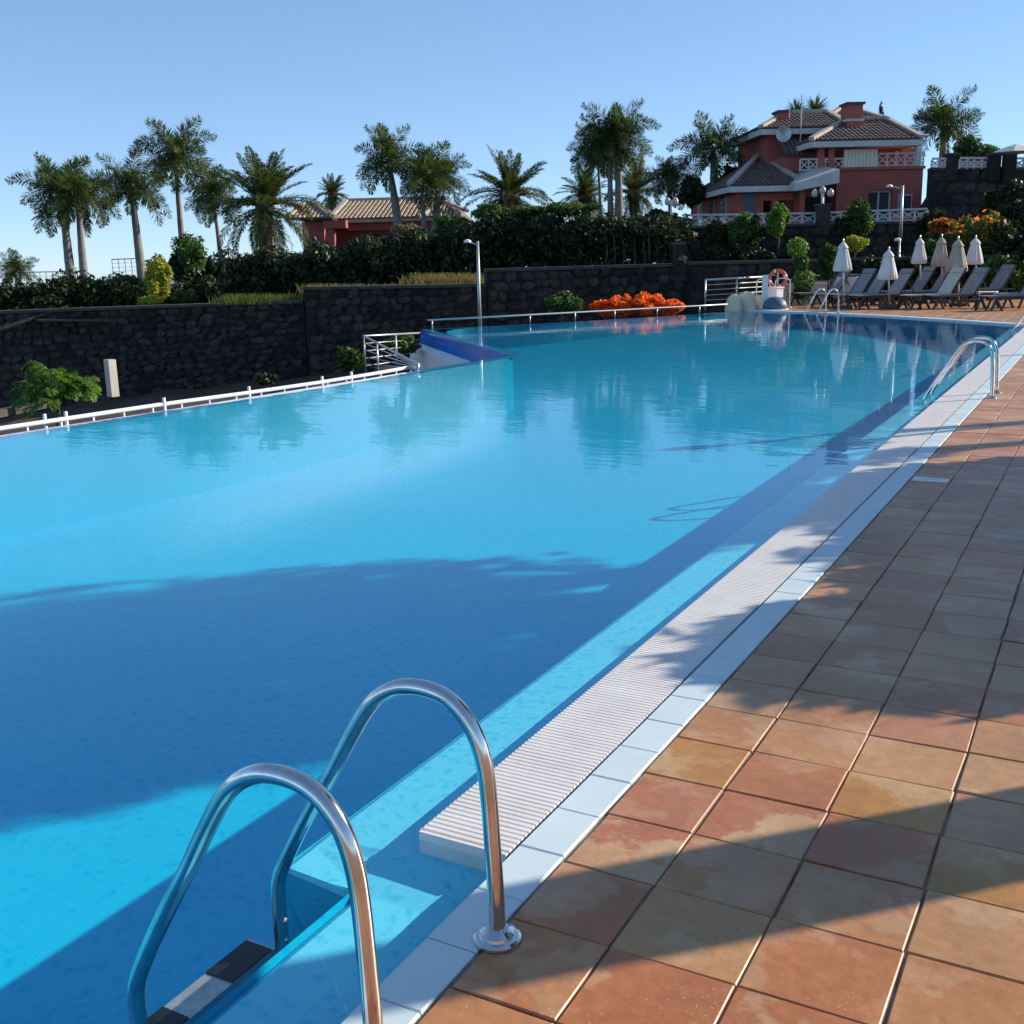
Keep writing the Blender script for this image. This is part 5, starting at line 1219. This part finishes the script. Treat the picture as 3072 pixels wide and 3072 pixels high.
# ------------------------------------------------------------------ loungers
def make_lounger(sling, back=1.0):
    """head along +X, foot at origin side; seat .34 high"""
    root = empty('sun_lounger', (0, 0, 0))
    L0, W0, z = 1.25, .62, .36
    for s in (-1, 1):
        b = MB(); b.box((L0 / 2, s * W0 / 2, z), (L0 + .7, .05, .05)); b.build('side_rail', M['darkplastic'], root, loc=(0, 0, 0))
    for x in (-.1, L0 + .05):
        for s in (-1, 1):
            b = MB(); b.bar((x, s * W0 / 2, z), (x - .16, s * W0 / 2, 0), .05, .04, up=(0, 1, 0)); b.bar((x - .02, s * W0 / 2 + .001, z), (x + .2, s * W0 / 2, 0), .05, .04, up=(0, 1, 0)); b.build('leg', M['darkplastic'], root, loc=(0, 0, 0))
    b = MB(); b.box((L0 / 2 - .15, 0, z + .03), (L0 + .1, W0 - .04, .03)); b.build('seat', sling, root, loc=(0, 0, 0))
    a = math.radians(56); h = .86 * back
    p0 = Vector((L0 - .12, 0, z + .03)); p1 = p0 + Vector((math.cos(a) * h, 0, math.sin(a) * h)); q = p0 + Vector((math.cos(a) * h * .82, 0, math.sin(a) * h * .82))
    b = MB(); b.bar(p0, q - (q - p0).normalized() * .02, W0 - .06, .03, up=(math.sin(a), 0, -math.cos(a))); bk = b.build('backrest', sling, root, loc=(0, 0, 0))
    b = MB(); b.bar(q, p1, W0 - .08, .055, up=(math.sin(a), 0, -math.cos(a))); b.build('headrest', sling, bk, loc=(0, 0, 0))
    for s in (-1, 1):
        b = MB(); b.bar(p0 + Vector((0, s * W0 / 2, 0)), p1 + Vector((0, s * W0 / 2, 0)), .04); b.build('back_frame', M['darkplastic'], bk, loc=(0, 0, 0))
    b = MB(); b.bar(p0 + (p1 - p0) * .6 + Vector((.03, .2, -.02)), (L0 + .5, .2, z), .025); b.bar(p0 + (p1 - p0) * .6 + Vector((.03, -.2, -.02)), (L0 + .5, -.2, z), .025); b.build('prop', M['darkplastic'], root, loc=(0, 0, 0))
    return root
LG = [make_lounger(M['sling']), make_lounger(M['sling_pale'])]
lspots = [(1545, 577, 0, 37.0, 'grey sun lounger half hidden behind the first folded umbrella', -12), (1588, 580, 0, 35.8, 'grey lounger right of the first umbrella pole with towel white edge', -12), (1617, 581, 0, 35.2, 'grey sun lounger left of the second folded umbrella', -12), (1655, 584, 0, 34.4, 'light grey sun lounger under the second folded umbrella', -12),
          (1700, 578, 0, 37.4, 'dark grey lounger between the second and third umbrellas', -12), (1738, 578, 0, 37.0, 'dark grey lounger under the third folded umbrella', -12), (1752, 586, 1, 34.2, 'pale cream sun lounger left of the larger tan umbrella', -10), (1795, 586, 0, 34.0, 'grey sun lounger under the larger tan umbrella', -10),
          (1850, 577, 0, 38.5, 'dark lounger under the right end umbrella', -10), (1905, 590, 0, 33.0, 'light grey sun lounger at the right border', -10), (1925, 588, 0, 34.6, 'second sun lounger at the right border partly cut off', -10)]
for i, (px, py, kd, R, lab, rz) in enumerate(lspots):
    src = LG[kd]; first_use = not src.get('used')
    o = src if first_use else copy_tree(src); src['used'] = 1
    q = P(px, py, R); az = math.atan2(q.y, q.x); rt = Vector((q.y, -q.x, 0)).normalized()
    o.location = (q.x - rt.x * .45, q.y - rt.y * .45 - .2, 0.005); o.rotation_euler = (0, 0, math.atan2(rt.y, rt.x) + math.radians(38 + (rz + 11) * 2))
    tag(o, lab, 'sun lounger', 'sun loungers at the far end of the pool')
for o in list(COL.objects):
    if 'used' in o: del o['used']
# towel
# low cream wall behind the left loungers
a = P(1478, 556, 38.2); c = P(1560, 552, 38.9); b = MB(); b.bar(Vector((a.x, a.y, .3)), Vector((c.x, c.y, .3)), .3, .62); o = b.build('low_wall', M['sand'], None, loc=(a.x, a.y, 0)); tag(o, 'low cream wall stretch right of the white pillar', 'low wall')
b = MB(); b.bar(Vector((a.x, a.y, .64)), Vector((c.x, c.y, .64)), .36, .07); b.build('cap', M['white'], o)
# side table
q = P(1862, 577, 34.5); t_ = empty('side_table', (q.x, q.y, 0)); tag(t_, 'small white side table between the loungers at right', 'side table')
b = MB(); b.box((q.x, q.y, .44), (.5, .5, .03)); b.build('table_top', M['white'], t_)
for sx in (-1, 1):
    for sy in (-1, 1): b = MB(); b.box((q.x + sx * .2, q.y + sy * .2, .21), (.035, .035, .42)); b.build('leg', M['white'], t_)

# ------------------------------------------------------------------ things on the far edge
# cream rounded rock
def rock(px, R, wpx, hpx, pbot, label, seed, mat='sand'):
    f = P(px, pbot, R); s = R / 2057; w_, h_ = wpx * s / 2, hpx * s
    r = random.Random(seed); b = MB(); vs = []; n = 14; mlev = 6
    for i in range(mlev + 1):
        ph = i / mlev * math.pi / 2
        for k in range(n):
            a = 2 * math.pi * k / n; rr = (max(0, math.cos(ph)) ** .5) * (1 + .13 * math.sin(a * 3 + seed) + .08 * math.sin(a * 5 + i * 1.7) + r.uniform(-.05, .05)) + .02
            vs.append((f.x + w_ * rr * math.cos(a), f.y + w_ * .7 * rr * math.sin(a), -.08 + (h_ + .08) * math.sin(ph) * (1 + .05 * math.sin(a * 4 + seed))))
    fs = [(i * n + k, i * n + (k + 1) % n, (i + 1) * n + (k + 1) % n, (i + 1) * n + k) for i in range(mlev) for k in range(n)]; fs.append(tuple(mlev * n + k for k in range(n)))
    b.add(vs, fs); o = b.build('rock', M[mat], None, True, loc=(f.x, f.y, 0)); tag(o, label, 'rock'); return o
rock(1385, 34.3, 30, 27, 587, 'leftmost cream boulder at the far left end of the coping', 4)
rock(1407, 34.6, 40, 31, 587, 'widest cream boulder between the railing end and white column', 9)
rock(1430, 35.2, 30, 24, 586, 'low cream boulder right beside the white shower column', 13)
rock(1452, 36.4, 34, 26, 584, 'cream boulder behind the blue grey domed cover', 17)
# white shower pillar
q = P(1442, 590, 34.6); zt_ = zat(1442, 519, 34.6); sp = empty('shower_column', (q.x, q.y, 0)); tag(sp, 'slim white shower column beside the boulders', 'shower')
b = MB(); b.box((q.x, q.y, zt_ / 2), (.15, .13, zt_), .5); b.build('column', M['white'], sp)
b = MB(); b.tube([(q.x, q.y, zt_ - .05), (q.x + .10, q.y + .05, zt_ + .02), (q.x + .28, q.y + .14, zt_ - .02)], .018, 6); b.build('spout', M['chrome'], sp)
b = MB(); b.box((q.x, q.y, .02), (.5, .5, .04), .5); b.build('base_plate', M['concrete'], sp)
# lifebuoy
q = P(1467, 526, 36.0); rt = Vector((q.y, -q.x, 0)).normalized(); fw = Vector((q.x, q.y, 0)).normalized()
lb_ = empty('lifebuoy', (q.x, q.y, q.z)); tag(lb_, 'orange lifebuoy ring hanging on the railing with white bands', 'lifebuoy')
def torus_seg(a0, a1, Rb, r, n=10):
    b = MB(); pts = [q + rt * (Rb * math.cos(a)) + Vector((0, 0, Rb * math.sin(a))) for a in np.linspace(a0, a1, n)]; b.tube(pts, r, 10); return b
for k in range(4):
    a = k * math.pi / 2 + .5
    torus_seg(a, a + math.pi / 2 - .28, .25, .058).build('ring_segment', M['orange'], lb_, True)
    torus_seg(a + math.pi / 2 - .28, a + math.pi / 2, .25, .0585, 5).build('white_band', M['white'], lb_, True)
# holder post and small chrome hoop rails
q2 = q + fw * .12; b = MB(); b.tube([(q2.x, q2.y, 0), (q2.x, q2.y, q.z + .3)], .025, 8); o = b.build('buoy_post', M['steel'], None, loc=(q2.x, q2.y, 0)); tag(o, 'thin metal post holding the lifebuoy', 'post')
b = MB(); b.box((q2.x, q2.y, .01), (.2, .2, .02)); b.build('base_plate', M['steel'], o)
for pxa, pxb, Ra, lab in ((1427, 1452, 35.4, 'left chrome hoop handrail beside the white pillar'), (1462, 1490, 35.6, 'right chrome hoop handrail below the lifebuoy')):
    a = P(pxa, 570, Ra); c = P(pxb, 570, Ra); pts = smooth_path([(a.x, a.y, 0), (a.x, a.y, .7), (a.x * .9 + c.x * .1, a.y * .9 + c.y * .1, .86), (a.x * .5 + c.x * .5, a.y * .5 + c.y * .5, .9), (a.x * .1 + c.x * .9, a.y * .1 + c.y * .9, .86), (c.x, c.y, .7), (c.x, c.y, 0)], 4)
    rt_ = empty('hoop_rail', (a.x, a.y, 0)); tag(rt_, lab, 'handrail'); b = MB(); b.tube(pts, .022, 8); b.build('rail', M['chrome'], rt_, True)
    for e in (a, c): b = MB(); b.lathe([(.06, 0), (.06, .015), (.03, .03)], (e.x, e.y, 0), 12); b.build('base_flange', M['chrome'], rt_)
# white equipment box and covered reel
q = P(1462, 556, 35.2); s_ = 35.2 / 2057
eb = empty('equipment_box', (q.x, q.y, .25)); tag(eb, 'white box standing under the lifebuoy', 'box')
b = MB(); b.box((q.x, q.y, .47), (.40, .3, .28), -.45); b.build('body', M['white'], eb); b = MB(); b.box((q.x, q.y, .63), (.44, .34, .04), -.45); b.build('lid', M['white'], eb)
b = MB(); b.box((q.x, q.y, .165), (.30, .24, .32), -.45); b.build('plinth', M['sand'], eb)
q = P(1462, 578, 34.3); rl = empty('cover_reel', (q.x, q.y, 0)); tag(rl, 'blue grey domed cover low behind the pool edge', 'pool cover')
b = MB(); b.lathe([(.36, .03), (.37, .12), (.31, .26), (.18, .36), (.03, .39)], (q.x, q.y, 0), 16); b.build('cover', M['bluegrey'], rl, True)
b = MB(); b.lathe([(.40, .0), (.40, .03)], (q.x, q.y, 0), 16); b.build('rim', M['white'], rl)
# towel draped over a lounger head
q = P(1601, 522, 37.6); b = MB(); rt = Vector((q.y, -q.x, 0)).normalized()
tw = []
for i in range(5):
    for j in range(6): p = q + rt * ((j - 2.5) * .14) + Vector((0, 0, -.16 * i)) - rt * .06 * i + Vector((0, -.02 * math.sin(j * 1.9 + i), 0)); tw.append(tuple(p))
b.add(tw, [(i * 6 + j, i * 6 + j + 1, (i + 1) * 6 + j + 1, (i + 1) * 6 + j) for i in range(4) for j in range(5)])
o = b.build('towel', M['canvas'], None, True, loc=tuple(q)); tag(o, 'white towel draped over a lounger back by the first umbrella', 'towel'); o.modifiers.new('thick', 'SOLIDIFY').thickness = .015

# ------------------------------------------------------------------ planting on the right of the deck (throws the long shadows)
palm3('r', (2.25, 5.66, 0), (2.3, 5.7, 4.6), 2.1, 'royal palm on the deck right of the near ladder', .31, 'royal palms')
bush('hedge_tree', (2.9, 10.4, 0), 3.3, 2.8, 'dense low tree at the right of the deck nearest the camera', 'tree', 'dark', 12000, .14, 301, nl=20)
bush('hedge_tree', (1.9, 7.5, 0), 2.3, 2.3, 'rounded shrub at the right edge of the deck', 'bush', 'dark', 8000, .13, 302, nl=14)
bush('hedge_tree', (1.6, 9.4, 0), 1.8, 1.7, 'lower shrub between the two rounded deck shrubs', 'bush', 'dark', 6000, .12, 307, nl=14)
bush('hedge_tree', (2.5, 11.6, 0), 2.1, 3.7, 'taller rounded shrub behind the low deck tree', 'bush', 'dark', 9000, .13, 303, nl=16)
bush('shade_tree', (3.9, 13.6, 0), 3.4, 7.4, 'tall broad shade tree at the right of the deck', 'tree', 'dark', 3600, .15, 304, nl=18, clear=2.9)
bush('shade_tree', (3.9, 16.4, 0), 3.2, 7.6, 'farthest shade tree beside the broad one', 'tree', 'dark', 3200, .14, 305, nl=18, clear=3.1)
bush('shade_tree', (4.0, 15.1, 0), 2.6, 6.2, 'smaller shade tree between the two broad ones', 'tree', 'dark', 2800, .14, 306, nl=14, clear=2.8)
for (x, y, lab) in ((2.0, 22.6, 'slim added pole out of view near the far deck corner'),):
    rt_ = empty('streak_pole', (x, y, 0)); tag(rt_, lab, 'lamp post'); b = MB(); b.tube([(x, y, 0), (x, y, 3.4)], .05, 8); b.build('pole', M['steel'], rt_); b = MB(); b.lathe([(.06, 3.4), (.16, 3.45), (.18, 3.6), (.05, 3.75)], (x, y, 0), 12); b.build('lamp_head', M['brass'], rt_)  # unseen pole added to throw a thin shadow streak
for i, (x, y, w_, h_, cl) in enumerate(((3.6, 22.5, 2.4, 2.4, .0), (4.4, 27, 2.6, 2.4, .2), (5.0, 32.5, 2.6, 2.6, .3), (4.2, 38, 3.0, 3.0, .3))):
    bush('deck_tree', (x, y, 0), w_, h_, ['dense shrub at the right of the far deck', 'leafy tree at the right of the far corner', 'leafy tree right of the far loungers', 'leafy tree behind the far right loungers'][i], 'tree', 'mid', 6000, .13, 400 + i, nl=12, clear=cl)
print('objects', len(bpy.data.objects), 'tris', sum(len(o.data.polygons) * 2 for o in bpy.data.objects if o.type == 'MESH'))
